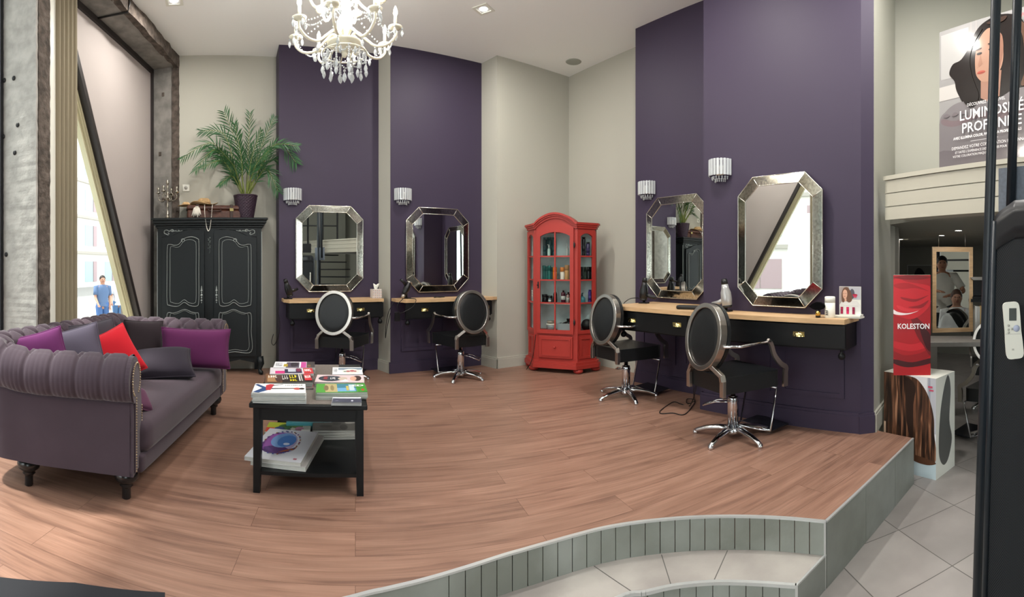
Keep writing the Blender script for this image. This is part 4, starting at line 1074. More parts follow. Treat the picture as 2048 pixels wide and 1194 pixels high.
# ---------------------------------------------------------------- crystal sconces
m_cry = mat('crystal', 'f2f4f6', rough=.03, trans=.9, ior=1.5)
m_cryw = mat('clear_prism', 'e8ecee', rough=.04, trans=.45, ior=1.45, spec=.8)
def sconce(label, fr, t, n, z, group='crystal wall sconces beside the mirrors'):
    r = thing('crystal_sconce', label, 'wall lamp', fr.w(t, n, z), fr.rz, None)
    mb = MB(); mb.box(-.05, .05, -.012, 0, -.03, .06, bev=.003)
    for zz in (.085, -.035): mb.tube([(.10*cos(a), -.10*sin(a)*.95-.004, zz) for a in [pi*i/16 for i in range(17)]], .0045, 6)
    mb.build('frame', m_chrome, r)
    for i in range(11):
        a = pi*(i+.5)/11; x, y = .105*cos(a), -.10*sin(a)-.004; mb = MB(); T = TR(x, y, 0, rz=-a+pi/2)
        mb.box(-.012, .012, -.004, .004, -.045, .095, bev=.003, T=T); mb.build('prism', m_cryw, r)
    mb = MB()
    for i in range(9):
        a = pi*(i+.5)/9
        for k_, rr in enumerate((.075, .05)): mb.ball((rr*cos(a), -rr*sin(a)-.004, -.055-.018*k_), .0075, 8, 6); mb.ball((rr*cos(a), -rr*sin(a)-.004, -.069-.02*k_), .0055, 6, 5, sc=(1, 1, 1.6))
    mb.build('bead_fringe', m_cryw, r)['kind'] = 'stuff'
    mb = MB(); mb.lathe([(.012, -.03), (.014, .03), (.008, .05), (0, .055)], 10, c=(0, -.05, 0)); mb.build('bulb', m_white, r)
    return r
for px, fr, n, py, lb in ((586, BK, n1_, 393, 'crystal wall sconce left of the left-hand mirror'), (808, BK, n2_, 393, 'crystal wall sconce left of the second mirror'),
                          (1290, RT, D3, 381, 'crystal wall sconce beside the partly hidden mirror'), (1436, RT, D4, 341, 'largest crystal wall sconce beside the big near mirror')):
    t = tp(fr, px, n-.05); sconce(lb, fr, t, n, zat(py, (n-.05)/cos((px-X0)/F_PX - R(fr.az))))
# ---------------------------------------------------------------- salon chairs
def salon_chair(label, px, r, az, base_rot=0, lever=0, foot=True, z=0):
    c = thing('salon_chair', label, 'chair', polar(px, r, z), -R(az))      # local +Y = the way the sitter faces
    sb, sf, zs, zb = .20, .255, .50, .385        # half widths rear/front
    y0, y1 = -.235, .235
    mb = MB()
    hexa = lambda e: [(-sb-e*.0, y0-e), (sb, y0-e), (sf+e, y1-.03), (sf-.02, y1+e), (-sf+.02, y1+e), (-sf-e, y1-.03)]
    mb.prism(hexa(0), zb, zs); o = mb.build('seat', m_blackleather, c, bevel=.014)
    mb = MB(); mb.box(-.12, .12, -.12, .12, zb-.02, zb); mb.build('seat_plate', m_black, c)
    # oval back, tilted slightly backwards
    T = TR(0, y0+.0, .755, rx=R(-9)); bw, bh = .205, .236
    O = ell(0, 0, bw, bh, 44); I = ell(0, 0, bw-.035, bh-.035, 44)
    def arcp(k): return (O[k], I[k])
    mb = MB(); mb.ringY(O, I, -.048, .012, T=T, smooth=False); o = mb.build('back_frame', m_steel, c, bevel=.004)
    mb = MB(); mb.ringY(ell(0, 0, bw+.004, bh+.004, 44), ell(0, 0, bw-.03, bh-.03, 44), .0135, .04, T=T); mb.build('back_rim', m_blackleather, c)
    mb = MB()
    def pad(sg, y, d, rr):
        def f(u, v): a = 2*pi*u; return T @ Vector((rr*(bw-.036)*v*cos(a), y + sg*d*sqrt(max(0, 1-v**3)), rr*(bh-.036)*v*sin(a)))
        return f
    mb.grid(pad(-1, -.034, .012, 1.0), 40, 9, cu=True); mb.grid(pad(1, .02, .045, 1.08), 40, 9, cu=True); mb.build('backrest', m_blackleather, c)
    for s in (-1, 1):
        # rear strut from the oval to the rear seat corner, with bracket
        mb = MB(); a = R(-58); top = T @ Vector((s*(bw-.02)*cos(a), -.02, (bh-.02)*sin(a)))
        P_ = [top, Vector((s*(sb-.02), y0-.015, zs+.01)), Vector((s*(sb-.005), y0-.018, zs-.025)), Vector((s*(sb-.005), y0-.018, zb-.01))]
        for u, v in zip(P_, P_[1:]):
            d = (v-u); L_ = d.length; q = d.to_track_quat('Z', 'Y').to_matrix().to_4x4(); mb.box(-.019, .019, -.014, .014, -.004, L_+.004, T=Matrix.Translation(u) @ q)
        mb.build('rear_strut', m_steel, c, bevel=.002)
        # arm: from the oval forward, down to the front seat corner
        a = R(-4); st = T @ Vector((s*(bw-.004), -.012, bh*sin(a)-.03))
        pts_ = [st, Vector((s*(sf-.01), y0+.10, .705)), Vector((s*(sf+.03), y1-.13, .725))]
        mb = MB(); mb.tube(pts_, .013, 8, flat=.8)
        cv = spline([(y1-.155, .733, 0), (y1-.12, .70, 0), (y1-.085, .62, 0), (y1-.02, .55, 0), (y1+.035, .515, 0), (y1+.036, .47, 0), (y1+.036, zb-.01, 0)], 5)
        lft, rgt = [], []
        for k in range(len(cv)):
            t_ = (cv[min(k+1, len(cv)-1)] - cv[max(k-1, 0)]).normalized(); n_ = Vector((-t_.y, t_.x, 0)); wd_ = .014 + .008*k/len(cv)
            lft.append(cv[k] + n_*wd_); rgt.append(cv[k] - n_*wd_)
        xs = s*(sf+.028); xe = s*(sf+.012); nn = len(cv); vs = []
        for k in range(nn):
            x_ = xs + (xe-xs)*k/(nn-1)
            for q_ in (lft[k], rgt[k]): vs += [(x_-.010, q_.x, q_.y), (x_+.010, q_.x, q_.y)]
        fs = []
        for k in range(nn-1):
            a_, b_ = 4*k, 4*k+4
            fs += [(a_, a_+1, b_+1, b_), (a_+2, b_+2, b_+3, a_+3), (a_, b_, b_+2, a_+2), (a_+1, a_+3, b_+3, b_+1)]
        fs += [(0, 2, 3, 1), (4*nn-4, 4*nn-3, 4*nn-1, 4*nn-2)]
        mb.add(vs, fs, mi=1)
        mb.build('armrest', [m_chrome, m_steel], c)
    mb = MB(); mb.lathe([(.02, .30), (.02, .365), (.035, .37), (.035, .388)], 16); mb.lathe([(.040, .05), (.040, .285), (.036, .30), (.02, .302)], 24); mb.lathe([(.043, .262), (.043, .272)], 24); mb.build('column', m_chrome, c)
    for k in range(5):
        a = R(base_rot + 72*k); q = lambda r, z: (r*cos(a), r*sin(a), z)
        mb = MB(); mb.tube([q(.02, .062), q(.10, .066), (q(.20, .052)), q(.27, .030), q(.30, .016)], [.030, .026, .022, .020, .018], 10, flat=.8)
        mb.lathe([(.019, 0), (.021, .004), (.02, .022), (.012, .028), (0, .029)], 12, c=q(.29, 0)); mb.build('base_leg', m_chrome, c)
    mb = MB(); mb.lathe([(.055, .03), (.058, .05), (.045, .075), (.04, .08)], 20); mb.build('base_hub', m_chrome, c)
    if foot:
        f = thing_child('footrest', c)
        mb = MB()
        for s in (-1, 1):
            mb.tube([(s*.03, .03, .09), (s*.10, .14, .05), (s*.165, .22, .035), (s*.165, .29, .34)], .0085, 8)
        mb.tube([(-.165, .29, .34), (.165, .29, .34)], .0085, 8); mb.tube([(-.165, .22, .035), (.165, .22, .035)], .0085, 8)
        mb.build('footrest', m_chrome, c)
        bpy.data.objects.remove(f)
        mb = MB(); mb.box(-.165, .165, .0, .20, -.004, .004, T=TR(0, .22, .03, rx=R(3))); mb.build('footplate', mat('black_gloss_plate', '1a1c22', rough=.15), c)
    l = R(lever); mb = MB(); q = lambda r, z, w: (r*cos(l) - w*sin(l), r*sin(l) + w*cos(l), z)
    mb.tube([q(.03, .265, .04), q(.12, .26, .042), q(.22, .225, .036), q(.235, .215, -.036), q(.12, .255, -.042), q(.03, .265, -.04)], .006, 8)
    mb.build('pump_lever', m_chrome, c)
    return c
def thing_child(n, p):
    o = bpy.data.objects.new(n, None); COL.objects.link(o); return o
salon_chair('black oval-back salon chair seen from behind at the left mirror', 684, 5.36, -1, 18, 0)
salon_chair('black oval-back salon chair turned left at the second mirror', 921, 5.45, -36, 8, -50)
salon_chair('black oval-back salon chair at the partly hidden mirror by the red cabinet', 1252, 4.66, 65, -20, 160)
salon_chair('nearest black oval-back salon chair in front of the big mirror', 1466, 3.56, 76, 0, 215)
# dark glossy floor plates under the footrests
for px, py, lb, a in () and ((1335, 780, 'dark glossy floor plate against the pier by the third chair', 57.5), (1520, 862, 'dark glossy floor plate against the near pier by the nearest chair', 57.5), (885, 745, 'dark floor plate in front of the second chair', -33.5)):
    pass

# ---------------------------------------------------------------- red corner cabinet
m_red = mat('brick_red_paint', 'a4342d', rough=.42, spec=.4)
m_inner = mat('pale_blue_lining', 'c0d0d2', rough=.7, noise=.25, nscale=4)
cw = thing('display_cabinet', 'tall red glazed corner cabinet with arched top', 'cabinet', polar(1111, 5.72), -R(24))
HW, SW, DP = .25, .178, .28         # half front width, chamfer run, depth
plan = lambda e=0, f=0: [(-HW-e*.4, -e), (HW+e*.4, -e), (HW+SW+e, SW+.02), (HW+SW+e, DP+f), (-HW-SW-e, DP+f), (-HW-SW-e, SW+.02)]
mb = MB(); mb.prism(plan(.0), .085, .10); mb.prism(plan(.05), .055, .10); mb.prism(plan(.035), .10, .135); mb.build('plinth', m_red, cw, bevel=.006)
mb = MB(); mb.prism(plan(0), .135, .47)
mb.prism([(-HW-SW, DP-.02), (HW+SW, DP-.02), (HW+SW, DP), (-HW-SW, DP)], .47, 1.70)
for s in (-1, 1): mb.prism([(s*(HW+SW), SW+.02), (s*(HW+SW-.02), SW+.02), (s*(HW+SW-.02), DP), (s*(HW+SW), DP)], .47, 1.70)
for s in (-1, 1): mb.box(s*HW-.022, s*HW+.022, -.002, .03, .135, 1.70)
mb.prism(plan(0), 1.66, 1.72)
mb.build('carcass', m_red, cw)
mb = MB(); mb.box(-HW-SW+.021, HW+SW-.021, DP-.03, DP-.021, .47, 1.66); mb.build('back_lining', m_inner, cw)
for z in (.80, 1.08, 1.36, .47):
    mb = MB(); mb.prism([(x*.955, max(y, .035)) for x, y in plan(0, -.035)], z, z+.012); mb.build('shelf', m_red if z == .47 else mat('painted_shelf', 'a89a96', rough=.5), cw)
# door with arched glazing
def sash(name, x0, x1, z0, z1, T, nx, zs_, arch=.05, st=.045, door=False):
    mb = MB(); n = 14
    top = [(x1-st - (x1-x0-2*st)*i/n, z1-st-arch + arch*sin(pi*i/n)**.8) for i in range(n+1)]
    mb.box(x0, x0+st, -.012, .012, z0, z1, T=T); mb.box(x1-st, x1, -.012, .012, z0, z1, T=T); mb.box(x0+st, x1-st, -.012, .012, z0, z0+st, T=T)
    mb.prismY(top + [(x0+st, z1), (x1-st, z1)], -.012, .012, T=T)
    for z in zs_: mb.box(x0+st, x1-st, -.008, .008, z-.008, z+.008, T=T)
    for i in range(1, nx): x = x0+st+(x1-x0-2*st)*i/nx; mb.box(x-.008, x+.008, -.008, .008, z0+st, z1-st, T=T)
    o = mb.build(name, m_red, cw)
    mb = MB(); mb.box(x0+st-.005, x1-st+.005, -.002, .002, z0+st-.005, z1-st+.0, T=T); mb.build('pane', m_glass, o)
    return o
d = sash('door', -HW+.02, HW-.02, .46, 1.70, TR(0, -.016, 0), 2, (.82, 1.09, 1.37))
mb = MB(); mb.lathe([(.004, 0), (.005, .014), (.010, .02), (.008, .028), (0, .03)], 10, T=TR(-HW+.043, -.03, 1.03, rx=pi/2)); mb.box(-HW+.035, -HW+.051, -.031, -.028, .99, 1.07); mb.build('knob', m_black, d)
for z in (.60, 1.50):
    mb = MB(); mb.tube([(HW-.012, -.03, z-.035), (HW-.012, -.03, z+.035)], .006, 8); mb.box(HW-.022, HW, -.031, -.026, z-.02, z+.02); mb.build('hinge', m_black, d)
for s in (-1, 1):
    L_ = hypot(SW, SW+.02); ang = atan2(SW+.02, SW)
    T = TR(HW, 0, 0, rz=ang) if s > 0 else TR(-HW, 0, 0, rz=-ang) @ TR(-L_, 0, 0)
    sash('side_window', .02 if s > 0 else .0, L_ if s > 0 else L_-.02, .46, 1.68, T, 1, (.82, 1.09, 1.37), arch=.04, st=.04)
    mb = MB(); o = [(.05, .17), (L_-.05, .17), (L_-.05, .42), (.05, .42)]; i = [(.075, .195), (L_-.075, .195), (L_-.075, .395), (.075, .395)]
    mb.ringY(o, i, -.012, .004, T=T); mb.build('panel_moulding', m_red, cw)
mb = MB(); mb.box(-HW+.045, HW-.035, -.022, .004, .17, .43, bev=.004); mb.ringY([(-HW+.07, .195), (HW-.06, .195), (HW-.06, .405), (-HW+.07, .405)], [(-HW+.085, .21), (HW-.075, .21), (HW-.075, .39), (-HW+.085, .39)], -.03, -.02)
dw = mb.build('drawer', m_red, cw)
mb = MB(); mb.lathe([(.006, 0), (.007, .012), (.014, .018), (.012, .026), (0, .029)], 12, T=TR(.0, -.022, .30, rx=pi/2)); mb.build('knob', m_red, dw)
# cornice with raised arch
mb = MB(); n = 24
def archz(x, h=.12): t = min(1, abs(x)/HW); return h*cos(pi/2*min(1, t*1.02))**.75 if t < .98 else 0
low = [(-HW-.02 + (2*HW+.04)*i/n) for i in range(n+1)]
mb.prismY([(-HW, 1.70)] + [(x, 1.70+archz(x)) for x in low[1:-1]] + [(HW, 1.70)], -.01, .06)
for k_, (e, zz, hh_) in enumerate(((.015, 1.695, .025), (.03, 1.72, .02), (.045, 1.74, .025))):
    pts_ = [(x*(1+e*.6), zz+archz(x)) for x in low]; poly = pts_ + [(x, z+hh_) for x, z in pts_[::-1]]
    mb.prismY(poly, -.012-e, .12)
    for s in (-1, 1):
        q = [(s*(HW*(1+e*.6)), -e-.012), (s*(HW+SW+e), SW+.02-.006), (s*(HW+SW+e), DP), (s*HW, DP), (s*HW*.9, .06)]; mb.prism(q, zz, zz+hh_)
mb.build('cornice', m_red, cw)
for x, y in ((-.30, .06), (.27, .03), (.42, .25), (-.42, .25)):
    mb = MB(); mb.lathe([(.03, 0), (.052, .01), (.06, .028), (.052, .046), (.03, .056)], 16, c=(x, y, 0)); mb.build('foot', m_red, cw)
# bottles
def bottle(name, label, h, r, colr, x, y, z, kind=0, cap='202020', cat='bottle', group=None, clear=False, in_cab=True):
    mb = MB()
    if kind == 0: prof = [(r*.96, 0), (r, .004), (r, h*.78), (r*.9, h*.82), (r*.35, h*.86), (r*.35, h*.88)]; cp = [(r*.42, h*.87), (r*.42, h*.985), (r*.36, h)]
    elif kind == 1: prof = [(r*.97, 0), (r, .004), (r, h*.86), (r*.85, h*.89)]; cp = [(r*.82, h*.885), (r*.82, h*.99), (r*.76, h)]
    elif kind == 2: prof = [(r*.9, 0), (r, h*.1), (r*.95, h*.55), (r*.55, h*.68), (r*.25, h*.72)]; cp = [(r*.3, h*.71), (r*.3, h*.86), (r*.2, h*.88), (r*.2, h)]
    else: prof = [(r*.95, 0), (r, .005), (r, h*.62), (r*.94, h*.64)]; cp = [(r*1.03, h*.63), (r*1.03, h*.98), (r*.97, h)]
    mb.lathe(prof, 14); 
    w = cw.matrix_basis @ Vector((x, y, z)) if in_cab else Vector((x, y, z))
    o = mb.build(name, mat(('cl_' if clear else 'pl_') + colr, colr, rough=.25, trans=.5 if clear else 0), loc=w, rz=random.uniform(0, 6)); tag(o, label, cat, group)
    mb = MB(); mb.lathe(cp + [(0, cp[-1][1])], 12)
    if kind == 2: mb.tube([(0, 0, h), (r*1.0, 0, h*.99)], r*.14, 6)
    mb.build('cap', mat('pl_' + cap, cap, rough=.3), o)
    if kind in (0, 1): mb = MB(); mb.lathe([(r*1.01, h*.25), (r*1.01, h*.55)], 14); mb.build('paper_band', mat('label_' + cap + colr, 'c9ccc6' if kind == 0 else colr, rough=.5), o)
    return o
cw_upd = None
bpy.context.view_layer.update()
Z4, Z3, Z2, Z1c = 1.372, 1.092, .812, .482
for i, x in enumerate((-.20, -.165, -.13, -.09)): bottle('hairspray_can', ('tall dark teal can in the cabinet top row, leftmost', 'tall dark teal can second in the cabinet top row', 'tall dark teal can third in the cabinet top row', 'tall dark teal can fourth in the cabinet top row')[i], .235, .021, '17474c', x, .17+.02*(i % 2), Z4, 1, '1b5a5c', 'can')
bottle('pump_bottle', 'short clear-green spray bottle before the teal cans in the top row', .14, .02, '9ab8b2', -.115, .09, Z4, 2, 'cfd6d3')
bottle('pump_bottle', 'pale silver tall bottle in the middle of the cabinet top row', .15, .022, 'aeb6b6', .10, .15, Z4, 2, 'c8cdcd')
bottle('lotion_bottle', 'small pale bottle at the right of the door in the top row', .10, .021, 'bcc3c2', .16, .13, Z4, 0, 'dddddd')
bottle('hairspray_can', 'tall black can behind the right side pane in the top row', .23, .022, '1b1a20', .30, .16, Z4, 1, '111111', 'can')
bottle('hairspray_can', 'violet black-capped can behind the right side pane in the top row', .17, .023, '33234f', .345, .19, Z4, 1, '151515', 'can')
for i, (x, c_, h) in enumerate(((-.20, '1b6a64', .17), (-.165, '0f5350', .16), (-.13, '1b6a64', .17), (-.095, '143c3f', .15))): bottle('shampoo_bottle', ('green-teal bottle leftmost in the second row', 'dark teal bottle second in the second row', 'green-teal bottle third in the second row', 'near-black teal bottle next to the orange one')[i], h, .021, c_, x, .15, Z3, 3, c_)
bottle('shampoo_bottle', 'bright orange bottle in the second row of the cabinet', .15, .025, 'c8681f', -.05, .12, Z3, 3, 'd9781f')
bottle('shampoo_bottle', 'white bottle with orange cap in the second row', .15, .026, 'd7cfc2', .045, .12, Z3, 3, 'cf7a2c')
bottle('shampoo_bottle', 'amber beige bottle right of the white one in the second row', .175, .029, 'b98a55', .105, .12, Z3, 3, 'b3854f')
bottle('lotion_bottle', 'slim pale green bottle at the door edge in the second row', .14, .018, '87a09a', .165, .13, Z3, 0, 'b9c2be')
for i, x in enumerate((.27, .31, .35, .385)): bottle('shampoo_bottle', ('black bottle first behind the side pane in the second row', 'dark green bottle second behind the side pane in the second row', 'black bottle third behind the side pane in the second row', 'dark bottle last behind the side pane in the second row')[i], .155, .02, ('191b1d', '27332c', '16181a', '1d2427')[i], x, .16+.02*i, Z3, 3, ('191b1d', '27332c', '16181a', '1d2427')[i])
bottle('jar', 'squat black jar leftmost in the third row', .10, .035, '15151a', -.19, .15, Z2, 3, '15151a', 'jar'); bottle('jar', 'dark red jar second in the third row', .085, .03, '3d1420', -.125, .16, Z2, 3, '101010', 'jar')
bottle('pump_bottle', 'black trigger spray bottle in the third row', .19, .026, '151418', -.055, .15, Z2, 2, '0d0d0d'); bottle('perfume_bottle', 'small clear bottle with dark cap at the front of the third row', .07, .018, '8fa6ad', -.10, .08, Z2, 0, '1a1a1a', clear=True)
bottle('pump_bottle', 'wine-red bottle behind the glazing bar in the third row', .15, .028, '4b1b2b', .045, .16, Z2, 0, '1a1015'); bottle('lotion_bottle', 'dark plum bottle in the third row of the cabinet', .13, .025, '30141f', .105, .17, Z2, 0, '201015'); bottle('lotion_bottle', 'rose gold bottle standing before the plum ones', .12, .017, 'a98a86', .125, .09, Z2, 0, '6d3c3c')
bottle('perfume_bottle', 'round turquoise glass flask behind the side pane', .12, .042, '4f9aa6', .285, .14, Z2, 2, '18343a', clear=True); bottle('hairspray_can', 'violet can at the far right of the third row', .16, .02, '33246a', .365, .2, Z2, 1, '2b1d5c', 'can')
# bottom shelf
w = lambda x, y, z: cw.matrix_basis @ Vector((x, y, z))
mb = MB(); mb.box(-.1, .1, -.07, .07, 0, .012); mb.box(-.1, -.094, -.07, .07, .01, .09); mb.box(.094, .1, -.07, .07, .01, .09); mb.box(-.1, .1, -.07, -.064, .01, .09); mb.box(-.1, .1, .064, .07, .01, .09)
o = mb.build('plastic_tray', mat('frosted_plastic', 'a9b4b8', rough=.3, trans=.3), loc=w(.10, .14, Z1c), rz=cw.rotation_euler.z); tag(o, 'frosted plastic tray of cables on the cabinet bottom shelf', 'tray')
mb = MB(); rnd = random.Random(4)
mb.tube(spline([(rnd.uniform(-.08, .08), rnd.uniform(-.04, .04), .05+.10*rnd.random()) for _ in range(16)], 6), .008, 6)
tag(mb.build('coiled_cable', m_black, loc=w(.10, .14, Z1c), rz=0), 'black coiled cable piled in the frosted tray', 'cable')
mb = MB(); mb.lathe([(.05, 0), (.052, .05), (.05, .06)], 20); mb.lathe([(.05, .06), (.054, .062), (.054, .075), (0, .078)], 20, mi=1); mb.lathe([(.045, .078), (.045, .11), (0, .112)], 18, mi=2)
tag(mb.build('storage_tub', [mat('clear_plastic', 'b9c6c9', rough=.2, trans=.4), m_white, mat('grey_beige_plastic', '8f8478', rough=.5)], loc=w(-.11, .14, Z1c)), 'round tub with white lid on the cabinet bottom shelf', 'tub')
mb = MB(); mb.ball((0, 0, .07), .07, 14, 10, sc=(1, .8, 1)); tag(mb.build('hairdryer_hood', m_black, loc=w(.33, .19, Z1c)), 'black rounded hood behind the side pane on the bottom shelf', 'hood')
mb = MB()
for k in range(3): mb.box(-.016, .016, -.002, 0, k*.03, k*.03+.022); mb.box(-.013, .013, -.0025, -.002, k*.03+.004, k*.03+.010, mi=1)
o = mb.build('price_sticker', [m_white, m_black], cw, loc=(-HW-.075, .078, .88), rz=-atan2(SW+.02, SW))
# cable running behind the cabinet foot
# ---------------------------------------------------------------- low table with magazines
AZT = 70.0; tU = dirv(AZT); tV = dirv(AZT-90)
T0 = (pt(507, 984) + pt(727, 992))/2
tb = thing('coffee_table', 'low black wooden coffee table with a lower shelf', 'table', T0, R(90-AZT))
TW, TD, TZ = .645, 1.10, .50       # local x across, y away
def tw(x, y, z=0): v = T0 + tU*x + tV*y; return Vector((v.x, v.y, z))
mb = MB(); mb.box(-TW/2, TW/2, -.03, TD-.03, TZ-.026, TZ, bev=.004); mb.build('tabletop', m_blackwood, tb)
mb = MB(); mb.box(-.27, .27, -.006, .014, .405, TZ-.026); mb.box(-.27, .27, TD-.075, TD-.055, .405, TZ-.026); mb.box(-.298, -.278, 0, TD-.06, .405, TZ-.026); mb.box(.278, .298, 0, TD-.06, .405, TZ-.026); mb.build('apron', m_blackwood, tb)
for sx in (-1, 1):
    for y in (.018, TD-.075):
        mb = MB(); x = sx*.283
        vs = []
        for z, h in ((0, .017), (.30, .026), (TZ-.026, .027)): vs += [(x-sx*.0-h if sx > 0 else x-.020, y-.024, z), (x+.020 if sx > 0 else x+h, y-.024, z), (x+.020 if sx > 0 else x+h, y-.024+2*h, z), (x-h if sx > 0 else x-.020, y-.024+2*h, z)]
        fs = [(3, 2, 1, 0), (8, 9, 10, 11)]
        for l in (0, 4):
            for k in range(4): fs.append((l+k, l+(k+1) % 4, l+4+(k+1) % 4, l+4+k))
        mb.add(vs, fs); mb.build('leg', m_blackwood, tb)
mb = MB(); mb.box(-.278, .278, .0, TD-.06, .10, .12); mb.build('lower_shelf', m_blackwood, tb)
# woven runner
m_run = mat('grey_woven_runner', '6e6660', rough=.9, noise=.3, nscale=90, stretch=(1, 8, 1))
mb = MB(); mb.box(-.13, .16, -.01, TD-.05, 0, .003); tag(mb.build('table_runner', m_run, loc=tw(0, 0, TZ), rz=R(90-AZT)), 'grey woven runner down the middle of the coffee table', 'runner')
pal = {}
def pm(c, rough=.35): return mat('print_' + c, c, rough=rough, spec=.5)
m_page = mat('page_edges', 'b9bab4', rough=.8, noise=.12, nscale=40, stretch=(1, 1, 60))
def magazine(label, loc, rz, w, d, h, art, name='magazine', cat='magazine', group=None, base='ffffff', cover='e8e6e2'):
    """w across, d away; art = [(colour, [(u,v)...])] in cover coordinates 0..1"""
    mb = MB(); cols = [m_page, pm(cover)]; idx = {}
    mb.box(-w/2+.002, w/2-.001, -d/2+.002, d/2-.002, .0006, h-.0006, mi=0); mb.box(-w/2, w/2, -d/2, d/2, h-.0006, h, mi=1); mb.box(-w/2, w/2, -d/2, d/2, 0, .0006, mi=1); mb.box(-w/2-.0004, -w/2+.0006, -d/2, d/2, 0, h, mi=1)
    for k, (c, poly) in enumerate(art):
        if c not in idx: idx[c] = len(cols); cols.append(pm(c))
        n = len(poly); a = sum(poly[i][0]*poly[(i+1) % n][1] - poly[(i+1) % n][0]*poly[i][1] for i in range(n))
        if a < 0: poly = poly[::-1]
        mb.add([(-w/2+u*w, -d/2+v*d, h+.0002+.00012*k) for u, v in poly], [tuple(range(n))], mi=idx[c])
    return tag(mb.build(name, cols, loc=loc, rz=rz), label, cat, group)
def fit(quad, z):
    q = [pt(x, y, z) for x, y in quad]            # TL TR BR BL
    c = sum(q, Vector())/4; u = (q[1]-q[0] + q[2]-q[3]); a = atan2(u.y, u.x)
    w = ((q[1]-q[0]).length + (q[2]-q[3]).length)/2; d = ((q[0]-q[3]).length + (q[1]-q[2]).length)/2
    return c, a, w, d
def rc(x0, y0, x1, y1): return [(x0, y0), (x1, y0), (x1, y1), (x0, y1)]
def blob(cx, cy, rx, ry, n=14, rot=0): return [(cx+rx*cos(2*pi*i/n)*cos(rot)-ry*sin(2*pi*i/n)*sin(rot), cy+rx*cos(2*pi*i/n)*sin(rot)+ry*sin(2*pi*i/n)*cos(rot)) for i in range(n)]
def letters(rnd, x0, y0, x1, y1, c, n, bg=None):
    """row of blocky printed strokes too small to read"""
    out = [(bg, rc(x0, y0, x1, y1))] if bg else []
    w = (x1-x0)/n
    for i in range(n):
        a = x0 + w*(i+.15); b = x0 + w*(i+.85)
        out.append((c, rc(a, y0+(y1-y0)*.15, a+(b-a)*.35, y1-(y1-y0)*.15))); out.append((c, rc(a, y0+(y1-y0)*rnd.choice((.15, .45, .7)), b, y0+(y1-y0)*(.30+.0))))
    return out
ORD = ['', 'lying second from the top', 'lying third from the top', 'lying fourth from the top', 'lying fifth from the top', 'lying sixth from the top', 'lying seventh from the top', 'lying eighth from the top']
def pile(quad, ztop, n, labels, art_top, cover='e8e6e2', group=None, jit=.006, thick=None, colors=None, wh=None):
    c, a, w, d = fit(quad, ztop)
    if wh: w, d = wh
    h = (ztop-TZ-.004)/n if thick is None else thick
    rnd = random.Random(int(quad[0][0]))
    res = None
    for i in range(n):
        z = ztop - (i+1)*h; top = i == 0
        j = Vector((rnd.uniform(-jit, jit), rnd.uniform(-jit, jit), 0)) if not top else Vector()
        o = magazine(labels[0] if top else labels[1].replace('magazine', 'magazine ' + ('lying lowest' if i == n-1 else ORD[i]), 1), Vector((c.x, c.y, z)) + j, a + (0 if top else rnd.uniform(-.02, .02)), w, d, h-.0008, art_top if top else [], group=None if top else group, cover=cover if top else (colors or ['cfcfca'])[i % len(colors or [1])])
        if top: res = o
    return res
rnd = random.Random(11)
A_art = [('2f4a78', [(.0, .05), (.12, .0), (.35, .40), (.35, .58), (.22, .62), (.05, .95), (.0, .85), (.16, .5)]), ('b8323c', [(.24, .30), (.33, .28), (.38, .92), (.30, .95), (.22, .8)]), ('d8d4cf', rc(.4, .44, .8, .56)), ('39343a', [(.35, .40), (.78, .46), (.78, .52), (.35, .50)]), ('c0584f', blob(.84, .45, .07, .12)), ('2a2420', blob(.93, .45, .05, .10)), ('39343a', [(.35, .8), (.55, .95), (.56, .92), (.37, .74)])] + letters(rnd, .6, .74, .95, .86, '6a6a70', 9)
pile([(512.8, 766.7), (612, 767.4), (610, 786), (502.6, 784.5)], .563, 8, ('white magazine with jeans figure on top of the front left pile', 'grey-edged magazine within the front left pile'), A_art, 'f0efee', 'magazines in the front left pile', colors=['c9ccca', 'b9c0c2', 'd5d3cf', 'aab2b4'])
B_art = [('6d4a33', rc(0, 0, .40, 1)), ('a67c55', rc(.05, .1, .3, .8)), ('2c2422', rc(.36, 0, 1, 1)), ('4d3630', blob(.3, .45, .09, .4))] + letters(rnd, .06, .45, .26, .85, 'e8e4dc', 4) + letters(rnd, .36, .2, .5, .85, 'd8d4cc', 3) + letters(rnd, .52, .35, .68, .9, 'e3d21c', 3) + letters(rnd, .52, .05, .68, .35, 'e3d21c', 3) + [('d9d5d0', rc(.72, .1, .75, .9)), ('d9d5d0', rc(.77, .1, .79, .9)), ('c62430', rc(.84, .15, .99, .95))] + letters(rnd, .85, .3, .98, .8, 'f3f0ee', 4)
pile([(533, 747), (623.6, 746.5), (622.5, 764), (528, 765)], .548, 6, ('brown gossip magazine with yellow headline on the middle left pile', 'magazine within the middle left pile'), B_art, '3a2a24', 'magazines in the middle left pile', colors=['8c4a52', 'a9a9a4', '4a4548', 'c9c5c0'])
C_art = [('d8cfd6', rc(0, 0, 1, 1)), ('d0367c', rc(.12, .05, .34, .45)), ('2c2a48', rc(.34, .1, .74, .72)), ('c9ccd8', rc(.42, .3, .6, .7)), ('c62430', rc(.78, .0, 1, 1)), ('7b2347', rc(.62, .3, .72, .8))] + letters(rnd, .8, .2, .96, .85, 'f3f0ee', 4)
pile([(545, 735.5), (624, 735), (623.5, 746), (539, 746.5)], .555, 4, ('pink and red magazine in the rear left pile, nearer of two', 'magazine in the pile below the pink and red one'), C_art, 'e6dfe4', 'magazines below the pink and red one', colors=['b04860', 'c9c9c6'], wh=(.285, .20))
